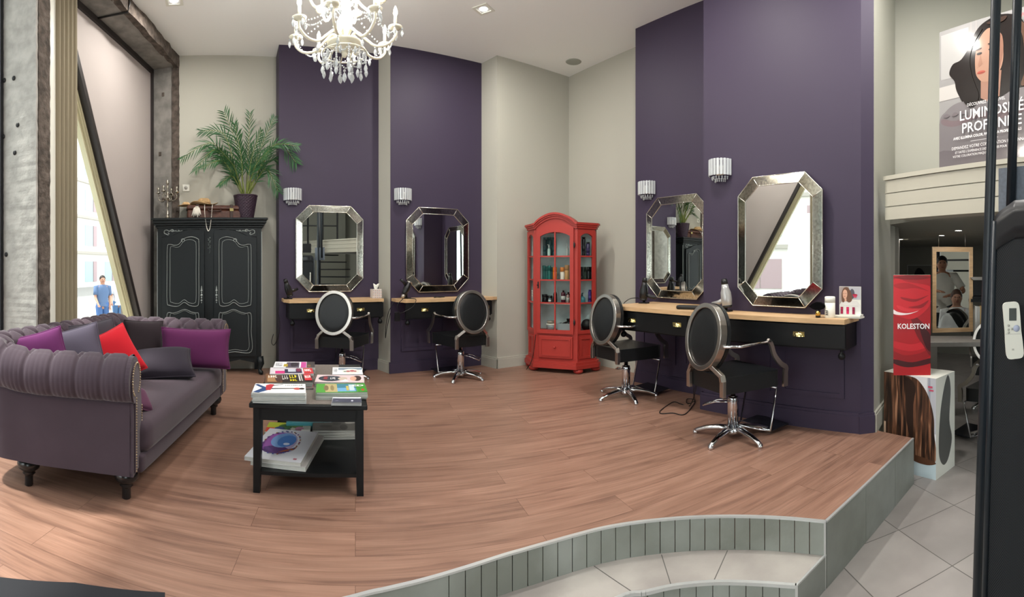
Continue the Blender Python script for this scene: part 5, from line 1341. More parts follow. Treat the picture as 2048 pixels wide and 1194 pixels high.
D_art = [('5a4f60', rc(.3, 0, .62, .9)), ('b9a23c', rc(.24, .15, .34, .6)), ('c94a9a', rc(.66, .0, .79, .95)), ('2b2430', blob(.5, .5, .1, .38)), ('3d3438', rc(.8, 0, 1, 1)), ('7a5a3a', rc(.82, .1, .9, .5))] + letters(rnd, .04, .1, .2, .9, '8c8c92', 7)
pile([(552, 722.5), (631, 724), (628, 734.5), (545, 735)], .56, 4, ('white and purple magazine furthest back on the left of the table', 'magazine at the back left of the table'), D_art, 'eceaee', 'magazines at the back left of the table', colors=['9b9b98', '55504c'], wh=(.285, .20))
E_art = [('4f9a38', rc(0, 0, 1, 1)), ('3d7d92', rc(.42, .1, .8, .95)), ('6fa7d0', rc(.42, .1, .78, .5)), ('b8a878', rc(.18, .05, .42, .95)), ('7c6a48', blob(.2, .5, .05, .3)), ('8c7c54', blob(.32, .5, .04, .3)), ('c3d6dc', rc(.66, .2, .76, .85)), ('c8b45c', rc(.6, .2, .65, .7)), ('3f8f2e', rc(.82, 0, 1, 1)), ('b8402c', blob(.92, .25, .03, .12))]
edm = pile([(632.5, 767.5), (729, 766), (735, 784), (632.5, 784.5)], .545, 4, ('green garden magazine on top of the right pile', 'pale-edged magazine in the pile under the green garden one'), E_art, '4f9a38', 'magazines under the green garden one', colors=['b9c2b4', 'c9ccc6', 'a9b0a4'])
mb = MB(); mb.text('ED', .055, .066, .025, 0, T=TR(0, 0, .012, rx=-pi/2), bold=.002); mb.build('cover_lettering', pm('e9efe2'), edm)
F_art = [('2e3440', blob(.3, .5, .25, .38)), ('8c3038', rc(.16, .35, .24, .75)), ('c9b8a8', blob(.56, .5, .1, .2)), ('d8a890', blob(.8, .52, .09, .30)), ('3a2420', blob(.86, .55, .09, .36)), ('d8a890', blob(.79, .5, .06, .26)), ('e8e8f0', [(.5, .05), (.7, .1), (.62, .4)])] + letters(rnd, .3, .3, .42, .75, 'e8e4e4', 3)
pile([(632, 749), (724, 750), (731, 764.5), (632, 763.5)], .535, 3, ('pale pink magazine with dark-haired cover face in the right middle', 'magazine in the pile under the pale pink one'), F_art, 'dcc6c8', 'magazines under the pale pink one', colors=['cfd3d0', 'b4b8b6'])
G_art = [('7d8fa0', rc(.2, .62, 1, .9)), ('e6e4de', blob(.62, .42, .3, .34)), ('a8484c', blob(.52, .42, .07, .1)), ('b85458', blob(.66, .46, .08, .12)), ('5c7a58', blob(.42, .4, .05, .06)), ('a8484c', blob(.76, .42, .05, .08))] + letters(rnd, .04, .2, .16, .9, 'a9adb4', 6)
pile([(664.5, 733), (724, 733), (727, 749.5), (663, 750)], .515, 1, ('white magazine with a red wreath at the back right of the table', ''), G_art, 'e9e9ec', wh=(.21, .235), thick=.008)
H_art = [('3f3f52', rc(0, .0, 1, 1)), ('c9c9d6', blob(.68, .4, .04, .16)), ('8c8ca0', rc(.1, .3, .2, .4))]
pile([(665, 797), (724, 798), (724, 803), (663, 803)], .528, 1, ('small dark violet booklet on the front right leaflets', ''), H_art, '3f3f52', wh=(.155, .075), thick=.005)
for i in range(3):
    c_, a_, _, _ = fit([(664, 799), (724, 800), (723, 810), (662, 810)], .508)
    magazine(('lowest small white leaflet at the front right of the table', 'middle small white leaflet at the front right of the table', 'upper small white leaflet under the dark violet booklet')[i], Vector((c_.x, c_.y, TZ+.004+.0065*i)), a_+.01*i, .162-.003*i, .10, .006, [], name='leaflet', cat='leaflet', group='white leaflets at the front right', cover='d9dae2')
# lower shelf
SZ2 = .12
I_art = [('b7a6c8', blob(.42, .55, .30, .36, 20)), ('a05fae', blob(.34, .55, .24, .33, 20)), ('5d3f78', blob(.42, .30, .25, .12)), ('7fa6da', blob(.45, .62, .23, .25, 20)), ('4f7fc4', blob(.52, .60, .17, .2)), ('a86038', [(.5, .22), (.75, .34), (.78, .44), (.72, .40), (.55, .28)]), ('6a4a86', [(.2, .3), (.45, .18), (.6, .2), (.4, .25), (.24, .38)]), ('d7dcf0', blob(.55, .5, .06, .04)), ('b06a78', rc(.84, .06, .9, .1))] + [(random.Random(i).choice(['6a4a86', '4a64a8', '8c4a9c', 'a86a40']), blob(.44+.33*cos(i*.55), .54+.38*sin(i*.55), .018, .022, 6)) for i in range(34)]
c_, a_, w_, d_ = fit([(531, 863), (636, 872), (602, 937), (487, 923)], .168); c_ += tV*.07; w_ *= .97
magazine('large white art book with a blue and violet circle on the shelf', Vector((c_.x, c_.y, .147)), a_, w_, d_, .022, I_art, name='art_book', cat='book', cover='dcdce2')
c2_, a2_, w2_, d2_ = c_ + Vector((.035, .01, 0)), a_+.0, w_, d_
magazine('second large book lying underneath the blue circle book', Vector((c2_.x, c2_.y, .122)), a2_-.02, w2_*.98, d2_, .024, [], name='art_book', cat='book', cover='c9c4c2')
J_art = [('b9c238', rc(0, .45, .4, 1)), ('d8503c', rc(0, .1, .18, .5)), ('3f6b34', blob(.42, .6, .16, .25)), ('3a4a7c', blob(.3, .4, .12, .2)), ('6a7d38', blob(.68, .7, .14, .2)), ('b06a84', blob(.75, .45, .1, .2)), ('26302c', [(.4, .2), (.7, .3), (.9, .5), (.7, .35)]), ('2c2c30', blob(.52, .3, .05, .12)), ('e9e6e2', rc(.8, 0, 1, .4))]
c_, a_, w_, d_ = fit([(541, 851), (613, 852), (617, 871), (533, 866)], .15)
magazine('colourful botanical magazine behind the big white book', Vector((c_.x, c_.y, .122))+tV*.04, a_, .30, .22, .028, J_art, cover='b8b4a4')
bx = fit([(545, 838), (640, 841), (634, 850), (543, 852)], .25)
mb = MB(); mb.box(-.16, .16, -.10, .10, 0, .05, bev=.003); mb.add([(-.14, -.1005, .045), (.15, -.1005, .05), (.15, -.09, .0503), (-.12, -.09, .0503)], [(0, 1, 2, 3)], mi=1)
tag(mb.build('storage_box', [mat('turquoise_card', '4f9fa8', rough=.5), pm('c9dce4')], loc=tw(-.05, .80, SZ2+.002), rz=R(90-AZT)+.1), 'flat turquoise box at the back of the lower shelf', 'box')
K_art = [('55534f', rc(.0, .0, 1, 1)), ('33322f', blob(.3, .4, .14, .12)), ('2b2a28', blob(.7, .3, .09, .25)), ('8f8d88', blob(.85, .7, .12, .1)), ('3a3936', blob(.55, .6, .1, .1))]
for i, (dx, dz, dr) in enumerate(((0, .04, 0), (.03, .028, .06), (.012, .015, -.04), (.0, .002, .03))):
    magazine(('grey photo magazine on top of the right shelf stack', 'white-edged magazine sticking out right below the grey photo one', 'thick pale magazine in the lower shelf stack', 'lowest magazine in the grey shelf stack')[i], tw(.135+dx, .66-.01*i, SZ2+dz), R(90-AZT)+.03+dr, .30, .225, .011, K_art if i == 0 else [], cover='66645f' if i == 0 else 'b4b4ae')

# ---------------------------------------------------------------- chandelier
m_milk = mat('ivory_glass', 'f1ecd8', rough=.15, trans=.15, spec=.6); m_bulb = mat('lit_bulb', 'fff3da', emit=45)
RC_ = 3.28; CP = polar(689, RC_, 0)
ch = thing('chandelier', 'ornate ivory glass chandelier with lit candle bulbs and crystal drops', 'chandelier', Vector((CP.x, CP.y, 0)), 0)
mb = MB(); mb.lathe([(.0, 2.66), (.012, 2.665), (.02, 2.685), (.015, 2.70), (.06, 2.715), (.115, 2.745), (.12, 2.76), (.06, 2.775), (.03, 2.80), (.05, 2.85), (.055, 2.90), (.03, 2.95), (.025, 3.05), (.05, 3.12), (.05, 3.18), (.022, 3.25), (.02, 3.5), (.05, 3.55), (.02, 3.6), (.02, 3.70)], 24); mb.build('stem', m_milk, ch)
mb = MB(); mb.lathe([(.01, 3.68), (.012, 3.80), (.06, 3.82), (.065, CEIL)], 16); mb.build('ceiling_rose', m_milk, ch)
drop = None
def cr_drop(parent, x, y, z, s=1):
    global drop
    if drop is None:
        mb = MB(); mb.ball((0, 0, -.008), .0065, 8, 6); mb.lathe([(.002, -.016), (.008, -.026), (.0115, -.042), (.0065, -.056), (0, -.066)][::-1], 8, smooth=False); o = mb.build('crystal_drop', m_cryw, parent); drop = o
    else: o = drop.copy(); COL.objects.link(o); o.parent = parent
    o.location = (x, y, z); o.scale = (s, s, s); o.rotation_euler = (0, 0, random.uniform(0, 3)); return o
def beads(mb, a, b, sag, n, r=.0055):
    a, b = Vector(a), Vector(b)
    for i in range(n+1):
        t = i/n; p = a.lerp(b, t) - Vector((0, 0, sag*4*t*(1-t))); mb.ball(tuple(p), r, 6, 5)
NA = 8
for tier, (rad, zc, n_, off) in enumerate(((.345, 2.86, NA, 8), (.25, 3.10, 6, 30))):
    for k in range(n_):
        a = R(360/n_*k + off); q = lambda r, z: (r*cos(a), r*sin(a), z)
        mb = MB(); z0 = zc-.08
        mb.tube(spline([q(.03, z0-.0), q(.08, z0+.045), q(.14, z0+.0), q(.21, z0-.055), q(.29, z0-.05), q(rad, z0-.0), q(rad, z0+.05)] if tier == 0 else [q(.03, z0), q(.08, z0+.04), q(.13, z0), q(.2, z0-.03), q(rad, z0+.05)], 6), .0095, 8)
        mb.lathe([(.01, z0+.045), (.035, z0+.052), (.048, z0+.064), (.042, z0+.062), (.014, z0+.060), (.013, z0+.075)], 14, c=q(rad, 0)); mb.lathe([(.011, z0+.07), (.011, z0+.135), (.0, z0+.137)], 10, c=q(rad, 0))
        arm = mb.build('arm', m_milk, ch)
        mb = MB(); mb.lathe([(.008, z0+.137), (.015, z0+.155), (.013, z0+.175), (.004, z0+.20), (0, z0+.205)], 10, c=q(rad, 0)); mb.build('candle_bulb', m_bulb, arm)
        if tier == 0:
            for j in range(4): b = a + j*pi/2; cr_drop(ch, rad*cos(a)+.045*cos(b), rad*sin(a)+.045*sin(b), z0+.058)
            cr_drop(ch, *q(.21, z0-.06)); cr_drop(ch, *q(.13, z0-.07), 1.1)
            mb = MB(); a2 = a + 2*pi/n_; beads(mb, q(rad, z0+.05), (rad*cos(a2), rad*sin(a2), z0+.05), .07, 16); mb.build('bead_string', m_cryw, ch); mb = MB(); beads(mb, q(rad, z0+.05), q(.03, 3.06), .05, 14)
            mb.build('bead_string', m_cryw, ch)
# lower bead basket
mb = MB(); mb.tube([(.15*cos(2*pi*i/24), .15*sin(2*pi*i/24), 2.69) for i in range(24)], .006, 6, closed=True)
for k in range(3): a = 2*pi*k/3; mb.tube([(.05*cos(a), .05*sin(a), 2.72), (.15*cos(a), .15*sin(a), 2.69)], .004, 6)
mb.build('ring', m_milk, ch)
for k in range(12):
    a = 2*pi*k/12; a2 = 2*pi*(k+1)/12
    mb = MB(); beads(mb, (.15*cos(a), .15*sin(a), 2.685), (.15*cos(a2), .15*sin(a2), 2.685), .035, 7); mb.build('bead_string', m_cryw, ch); mb = MB(); beads(mb, (.15*cos(a), .15*sin(a), 2.68), (.15*cos(a), .15*sin(a), 2.62), 0, 5); mb.build('bead_string', m_cryw, ch)
    cr_drop(ch, .15*cos(a), .15*sin(a), 2.615, 1.15); 
    if k % 2 == 0: cr_drop(ch, .09*cos(a+.2), .09*sin(a+.2), 2.60, 1.2); mb = MB(); beads(mb, (.09*cos(a+.2), .09*sin(a+.2), 2.70), (.09*cos(a+.2), .09*sin(a+.2), 2.605), 0, 8); mb.build('bead_string', m_cryw, ch)
cr_drop(ch, 0, 0, 2.585, 1.4); cr_drop(ch, .03, 0.02, 2.60, 1.3)

# ---------------------------------------------------------------- ceiling fittings
m_led = mat('lit_downlight_lens', 'ffffff', emit=14)
def downlight(label, px, py, rz=.6):
    r = (CEIL-EYE)*F_PX/(YH-py); p = polar(px, r, CEIL); d = thing('ceiling_downlight', label, 'ceiling light', p, rz)
    mb = MB(); s = .085; i = .058
    mb.T = TR(rx=-pi/2); mb.ringY([(-s, -s), (s, -s), (s, s), (-s, s)], [(-i, -i), (i, -i), (i, i), (-i, i)], -.006, .008, T=TR(rx=0)); mb.build('frame', m_white, d)
    mb = MB(); mb.lathe([(.04, -.003), (.04, .004)], 20); mb.build('lens', m_led, d)
    mb = MB(); mb.box(-.057, .057, -.057, .057, .001, .003); mb.build('recess', m_steel, d)
    return p
d1_ = downlight('square chrome-lit downlight right of the chandelier', 967, 18, -.5)
d2_ = downlight('square downlight at the upper left ceiling edge', 348, 1, .6)
r_ = (CEIL-EYE)*F_PX/(YH-123.5); mb = MB(); mb.lathe([(.0, -.006), (.075, -.006), (.095, -.004), (.10, 0)], 28)
tag(mb.build('ceiling_speaker', mat('grey_grille', 'a3a69d', rough=.8, bump=.3, bscale=300), loc=polar(1147, r_, CEIL)), 'round flush grey speaker grille in the ceiling near the corner', 'speaker')

# ---------------------------------------------------------------- things on the counters
def on(fr, px, n): return fr.w(fr.tx(px, n), n, ZW)
m_cord = m_blackpl
def hairdryer(label, loc, rz, body=None, nozzle=None, tilt=-60, s=1):
    r = thing('hairdryer', label, 'hairdryer', loc, rz); body = body or m_blackpl; nozzle = nozzle or m_blackpl
    T = TR(0, 0, .115*s, ry=R(tilt), s=s)
    mb = MB(); mb.lathe([(.022, -.085), (.036, -.07), (.040, -.03), (.038, .02), (.028, .05), (.024, .08)], 18, T=T @ TR(0, 0, 0)); mb.build('barrel', body, r)
    mb = MB(); mb.lathe([(.025, .08), (.024, .10), (.019, .12), (.017, .12)], 16, T=T); mb.lathe([(.037, -.072), (.034, -.088), (0, -.09)], 16, mi=0, T=T); mb.build('nozzle', nozzle, r)
    mb = MB(); mb.tube([T @ Vector((.02, 0, -.03)), T @ Vector((.07, 0, -.045)), T @ Vector((.125, 0, -.05))], [.02*s, .017*s, .015*s], 12); mb.build('handle', body, r)
    mb = MB(); mb.box(-.04*s, .04*s, -.03*s, .03*s, 0, .012); mb.tube([(0, 0, .01), (0, 0, .09*s)], .012*s, 8); mb.build('stand', m_black, r)
    return r
hairdryer('black hairdryer on the left counter beside the pier edge', on(BK, 576, 5.47), BK.rz+.5, tilt=-20)
hairdryer('silver-nosed black hairdryer on the second counter', on(BK, 813, 5.2), BK.rz+.3, nozzle=m_steel, tilt=-150)
hairdryer('black hairdryer with its cord at the far end of the long counter', on(RT, 1288, 3.62), RT.rz+.2, tilt=5, s=1.1)
hairdryer('silver and black hairdryer standing left of the big mirror', on(RT, 1452, 3.38), RT.rz+pi, body=mat('silver_plastic', 'a9a9a9', rough=.3, metal=.4), nozzle=m_blackpl, tilt=8, s=1.15)
# tissue box
P = on(BK, 752, 5.42); tx = thing('tissue_box', 'patterned cube tissue box with a white tissue on the left counter', 'tissue box', P, BK.rz)
mb = MB(); mb.box(-.055, .055, -.055, .055, 0, .105, bev=.003)
for i in range(5):
    for j in range(5):
        x, z = -.044+.022*i, .01+.021*j; 
        mb.flat([(x, z-.006), (x+.006, z), (x, z+.006), (x-.006, z)], -.0556, mi=1 if (i+j) % 2 else 2)
mb.build('box', [pm('cfc5bf'), pm('8a4a42'), pm('5f5a62')], tx)
mb = MB(); mb.grid(lambda u, v: ((.03*sin(5*u)+.012)*(.4+v*.8) - .01, .03*(u-.5)*(1-.3*v), .10 + .06*v + .012*sin(9*u)), 16, 6); mb.build('tissue', m_white, tx, solid=.001)
mb = MB(); mb.tube(spline([(-.06, 0, .008), (-.03, .012, .008), (0, -.01, .008), (.04, .01, .008), (.06, 0, .008)], 5), .006, 8); mb.tube([(-.06, 0, .008), (-.075, .01, .01)], .01, 8)
tag(mb.build('sunglasses', m_black, loc=on(BK, 880, 5.22), rz=BK.rz), 'small pair of black sunglasses on the second counter', 'sunglasses')
# straightener pouch
P = on(RT, 1380, 3.36); mb = MB(); rbox(mb, -.12, .12, -.035, .035, 0, .035, r=.015); mb.tube([(.1, 0, .02), (.17, .02, .03), (.22, -.03, .02)], .007, 6)
tag(mb.build('hair_straightener', m_black, loc=P, rz=RT.rz+.25), 'black hair straightener lying on the long counter behind the chair', 'straightener')
# fan brush
P = on(RT, 1636, 3.27); fb = thing('fan_brush', 'black fan brush with gold ferrule standing on the long counter', 'brush', P, RT.rz)
mb = MB(); mb.lathe([(.018, 0), (.018, .016), (.017, .05), (.017, .056)], 16); mb.build('base', m_black, fb)
mb = MB(); mb.lathe([(.0185, .016), (.0185, .046)], 16); mb.build('ferrule', mat('gold', 'c9a552', rough=.2, metal=1), fb)
mb = MB(); mb.prismY([(-.012, .055), (.012, .055), (.035, .062), (.062, .082), (.045, .10), (.02, .112), (-.01, .114), (-.04, .10), (-.065, .078), (-.035, .062)], -.016, .016); mb.build('bristles', mat('black_bristle', '060607', rough=.9, spec=.1), fb, bevel=.012)
P = on(RT, 1660, 3.30); cn = thing('product_canister', 'tall white cylindrical canister on the right end of the counter', 'canister', P, RT.rz)
mb = MB(); mb.lathe([(.036, 0), (.038, .003), (.038, .135)], 24); mb.build('body', m_white, cn)
mb = MB(); mb.lathe([(.0385, .11), (.0385, .148), (.034, .153), (0, .154)], 24); mb.build('lid', m_white, cn)
mb = MB()
for z in (.022, .035, .048): mb.box(.0, .026, -.0392, -.036, z, z+.006)
mb.build('print', m_blackpl, cn, rot=(0, 0, -.6))
# showcard
P = on(RT, 1700, 3.345); sc_ = thing('counter_showcard', 'small white leaflet display with a woman and three red bottles', 'display', P, RT.rz-.10)
mb = MB(); mb.box(-.085, .085, -.0, .006, .012, .225); 
def artY(mb, items, x0, x1, z0, z1, y, cols, idx):
    for k, (c, poly) in enumerate(items):
        if c not in idx: idx[c] = len(cols); cols.append(pm(c))
        mb.flat([(x0+u*(x1-x0), z0+v*(z1-z0)) for u, v in poly], y-.0003*(k+1), mi=idx[c])
cols = [m_white]; idx = {}
L_art = [('9c8f8c', rc(0, .3, .5, 1)), ('b4b4ba', rc(.45, .55, 1, 1)), ('54525c', blob(.6, .75, .12, .18)), ('d8d6d2', [(.0, .0), (1, 0), (1, .35), (.85, .5), (.55, .52), (.3, .5), (.1, .46), (0, .35)]),
 ('6d4d3c', sp2([(.12, .48), (.1, .75), (.2, .95), (.38, .98), (.52, .85), (.6, .65), (.58, .5), (.45, .44), (.3, .5), (.2, .44)])), ('d2a48c', sp2([(.17, .66), (.17, .82), (.26, .9), (.36, .84), (.37, .68), (.29, .56), (.23, .57)])), ('a56a58', blob(.25, .655, .04, .012)), ('3d2b26', blob(.21, .76, .02, .01)), ('3d2b26', blob(.31, .76, .02, .01)), ('d2a48c', rc(.25, .48, .34, .58)),
 ('c8405e', [(.62, .72), (.86, .72), (.8, .62), (.7, .62)]), ('a8243f', blob(.74, .72, .12, .03)), ('a02248', rc(.06, .03, .18, .28)), ('c8285a', rc(.34, .03, .46, .28)), ('8c1f44', rc(.62, .03, .74, .28)), ('5c1430', rc(.06, .16, .18, .175)), ('7c1838', rc(.34, .16, .46, .175)), ('5c1430', rc(.62, .16, .74, .175)), ('8f8d90', rc(.2, .32, .9, .325))]
artY(mb, L_art, -.083, .083, .02, .223, 0, cols, idx); mb.build('card', cols, sc_)
mb = MB(); mb.box(-.10, .10, -.05, .03, 0, .012); mb.box(-.10, .10, -.05, -.044, .0, .022); mb.box(.06, .10, -.044, .01, .012, .028); mb.build('tray', m_white, sc_)

# ---------------------------------------------------------------- cables
def cable(label, pts_, r=.004, name='power_cable', m=None, cat='cable'):
    mb = MB(); mb.tube(spline(pts_, 6), r, 6); return tag(mb.build(name, m or m_blackpl), label, cat)
pl = lambda fr, px, py, n: fr.w(fr.tx(px, n), n, zat(py, n/cos((px-X0)/F_PX - R(fr.az))))
cable('black cable hanging at the left end of the left counter', [pl(BK, 560, 600, 5.45), pl(BK, 557, 625, 5.45), pl(BK, 560, 650, 5.45), pl(BK, 556, 675, 5.5), pl(BK, 548, 690, 5.6), pl(BK, 543, 684, 5.7), pl(BK, 547, 668, 5.7)])
cable('black cable dangling between the two left counters', [pl(BK, 787, 604, 5.20), pl(BK, 777, 625, 5.22), pl(BK, 772, 650, 5.24), pl(BK, 771, 676, 5.25), pl(BK, 774, 655, 5.25), pl(BK, 781, 625, 5.21)])
cable('black hairdryer lead looped over the front of the second counter', [pl(BK, 818, 597, 5.0), pl(BK, 832, 599, 5.0), pl(BK, 826, 613, 5.0), pl(BK, 812, 622, 5.0), pl(BK, 799, 626, 5.0), pl(BK, 795, 610, 5.0), pl(BK, 806, 598, 5.0)])
mb = MB(); mb.box(-.03, .03, -.025, 0, -.05, .05, bev=.004); tag(mb.build('plug_adapter', m_blackpl, loc=pl(BK, 794, 633, 5.06), rz=BK.rz), 'black plug adapter on the front of the second counter', 'adapter')
cable('black lead curling down from the far hairdryer along the counter', [pl(RT, 1278, 596, 3.6), pl(RT, 1262, 597, 3.5), pl(RT, 1250, 604, 3.45), pl(RT, 1247, 609, 3.5)])
A_ = 3.35
cable('black hairdryer cable hanging from the long counter to a loop on the floor', [pl(RT, 1380, 696, A_), pl(RT, 1386, 712, A_), pl(RT, 1389, 750, A_), pl(RT, 1387, 785, A_), pt(1389, 802, .01), pt(1375, 807, .01), pt(1374, 798, .01), pt(1390, 800, .01), pt(1385, 812, .006), pt(1368, 829, .006), pt(1345, 826, .006), pt(1322, 827, .006), pt(1322, 820, .006), pt(1346, 804, .006), pt(1362, 808, .006), pt(1380, 811, .01), pl(RT, 1393, 770, A_-.03), pl(RT, 1394, 720, A_-.03)])
cable('thin black cable down the left side of the red cabinet', [w(-HW+.01, -.03, .44), w(-HW-.01, -.035, .25), w(-HW-.05, -.035, .10), w(-HW-.12, .0, .01)])
mb = MB(); mb.ball((0, 0, 0), .035, 12, 8, sc=(.7, .5, 1)); mb.box(-.01, .01, 0, .03, -.01, .01); tag(mb.build('plug_adapter', m_blackpl, loc=pl(RT, 1186, 722, DB-.04)), 'black round plug adapter low on the wall by the red cabinet', 'adapter')
mb = MB(); mb.prism([(p.x, p.y) for p in (pt(-30, 1156), pt(150, 1171), pt(330, 1191), polar(330, 1.5), polar(-30, 1.35))], 0, .012)
tag(mb.build('entrance_mat', mat('navy_rubber_mat', '14151b', rough=.8)), 'dark entrance mat cut off at the lower left corner', 'mat')
# ---------------------------------------------------------------- shop displays on the right
Abx, Bbx = polar(1768, 3.84, LOW), polar(1872, 3.585, LOW)
ub = (Bbx-Abx).normalized(); ang = atan2(ub.y, ub.x); BWd = (Bbx-Abx).length; ZBX = .42 - LOW
hb = thing('hair_poster_plinth', 'white cardboard plinth printed with long brown hair', 'display plinth', Abx, ang)
# local x runs along the printed front, local y away from the viewer
cols = [m_white]; idx = {}; mb = MB(); mb.box(0, BWd, 0, .30, 0, ZBX)
hair = [('d9dbe0', rc(.0, 0, 1, 1)), ('b9bcc4', rc(.84, .45, 1, 1)), ('9b9fae', rc(.86, .55, .9, 1)), ('c9dbe2', [(.0, 0), (1, 0), (1, .22), (.6, .2), (0, .25)]),
 ('4a3328', sp2([(0, 1), (0, .3), (.2, .25), (.5, .21), (.8, .17), (.98, .17), (1.0, .3), (.97, .45), (.96, .62), (.86, .82), (.68, .96), (.5, .99), (.25, .99)], 6)),
 ('2a1d18', sp2([(.42, .97), (.44, .7), (.46, .5), (.56, .3), (.58, .5), (.58, .7), (.62, .9)], 6)), 
 ('5d3d2c', sp2([(.45, .2), (.6, .14), (.85, .13), (1, .17), (.7, .2)], 6)), ('e8c4a8', rc(0, .25, .04, .48)), ('c0506a', rc(.86, .9, .94, .92)), ('c0506a', rc(.88, .87, .96, .885))]
hair = [(c, [(max(0, min(1, u)), max(0, min(1, v))) for u, v in p]) for c, p in hair]
artY(mb, hair, 0, BWd, 0, ZBX, 0, cols, idx)
m_hair = mat('hair_print', '4a3328', rough=.35)
N, L, B = nodes(m_hair); tc = N.new('ShaderNodeTexCoord'); mp = N.new('ShaderNodeMapping'); mp.inputs['Scale'].default_value = (30, 1, 2.2); L.new(tc.outputs['Object'], mp.inputs[0])
nz = N.new('ShaderNodeTexNoise'); nz.inputs['Scale'].default_value = 1.3; nz.inputs['Detail'].default_value = 4; nz.inputs['Distortion'].default_value = .5; L.new(mp.outputs[0], nz.inputs[0])
cr = N.new('ShaderNodeValToRGB'); e = cr.color_ramp.elements; e[0].position = .36; e[0].color = (*lin('1f1613'), 1); e[1].position = .72; e[1].color = (*lin('c09272'), 1); k = e.new(.5); k.color = (*lin('4d3427'), 1); k = e.new(.6); k.color = (*lin('7d543d'), 1)
L.new(nz.outputs[0], cr.inputs[0]); L.new(cr.outputs[0], B.inputs['Base Color'])
for i_, m__ in enumerate(cols):
    if m__.name in ('print_4a3328',): cols[i_] = m_hair
mb.build('printed_box', cols, hb)
mb = MB(); side = sp2([(.04, .25), (.06, .6), (.12, .85), (.18, .95), (.22, .8), (.2, .5), (.24, .3), (.18, .12), (.1, .1)], 5)
mb.add([(BWd+.0006, x*1.05, z*.78) for x, z in side], [tuple(range(len(side)))]); mb.build('side_print', pm('5a5b58'), hb)
P = polar(1824, 3.70, .42); kd = thing('product_standee', 'red glossy haircare display box standing on the printed plinth', 'display', P, -R(47))
kw, kh = .284, .765
mb = MB(); mb.box(-kw/2, kw/2, 0, .10, 0, kh, mi=0); cols = [m_white]; idx = {}
red = [('a5131c', rc(0, 0, 1, 1)), ('8c0e16', sp2([(0, .18), (.3, .13), (.7, .14), (1, .2), (1, .27), (.7, .22), (.3, .2), (0, .24)], 5)), ('3d060c', sp2([(0, .12), (.4, .08), (1, .12), (1, .17), (.5, .13), (0, .16)], 5)), ('bd1e28', sp2([(0, .28), (.5, .24), (1, .3), (1, .36), (.5, .31), (0, .34)], 5)),
 ('6d0a12', sp2([(.45, .62), (.8, .52), (1, .45), (1, .2), (.8, .3), (.6, .42)], 5)), ('3b060b', sp2([(.7, .5), (1, .4), (1, .24), (.85, .3)], 5)), ('c21b26', sp2([(0, .95), (.4, .93), (.9, .9), (1, .86), (1, .72), (.8, .62), (.5, .56), (.2, .58), (0, .64)], 5)), ('a8121b', sp2([(.0, .9), (.4, .92), (.95, .84), (.6, .87), (.2, .86)], 5)), ('8f0f18', sp2([(.2, .78), (.6, .76), (.95, .8), (.6, .735), (.3, .75)], 5)), ('cf2c35', sp2([(.1, .7), (.5, .66), (.9, .72), (.6, .63), (.2, .65)], 5)), ('900f18', sp2([(.4, .68), (.7, .7), (.95, .75), (.75, .67)], 5)),
 ('f0dede', sp2([(0, .655), (.1, .635), (.3, .62), (.5, .625), (.68, .645), (.45, .612), (.2, .6), (0, .615)], 5)), ('7c0c14', sp2([(0, .975), (.5, 1.0), (1, .98), (.6, .96)], 5))]
red = [(c, [(max(0, min(1, u)), max(0, min(1, v))) for u, v in p]) for c, p in red]
artY(mb, red, -kw/2, kw/2, 0, kh, 0, cols, idx); mb.build('printed_box', cols, kd)
mb = MB(); mb.text('KOLESTON', .056, .012, kh*.465, -.006, align='CENTER', bold=.0012, sx=.86); mb.build('lettering', pm('f2ecec'), kd)
mb = MB(); mb.box(kw/2, kw/2+.002, .02, .08, .30, .32); mb.box(kw/2, kw/2+.002, .03, .06, .36, .375); mb.build('side_print', pm('5a1428'), kd)

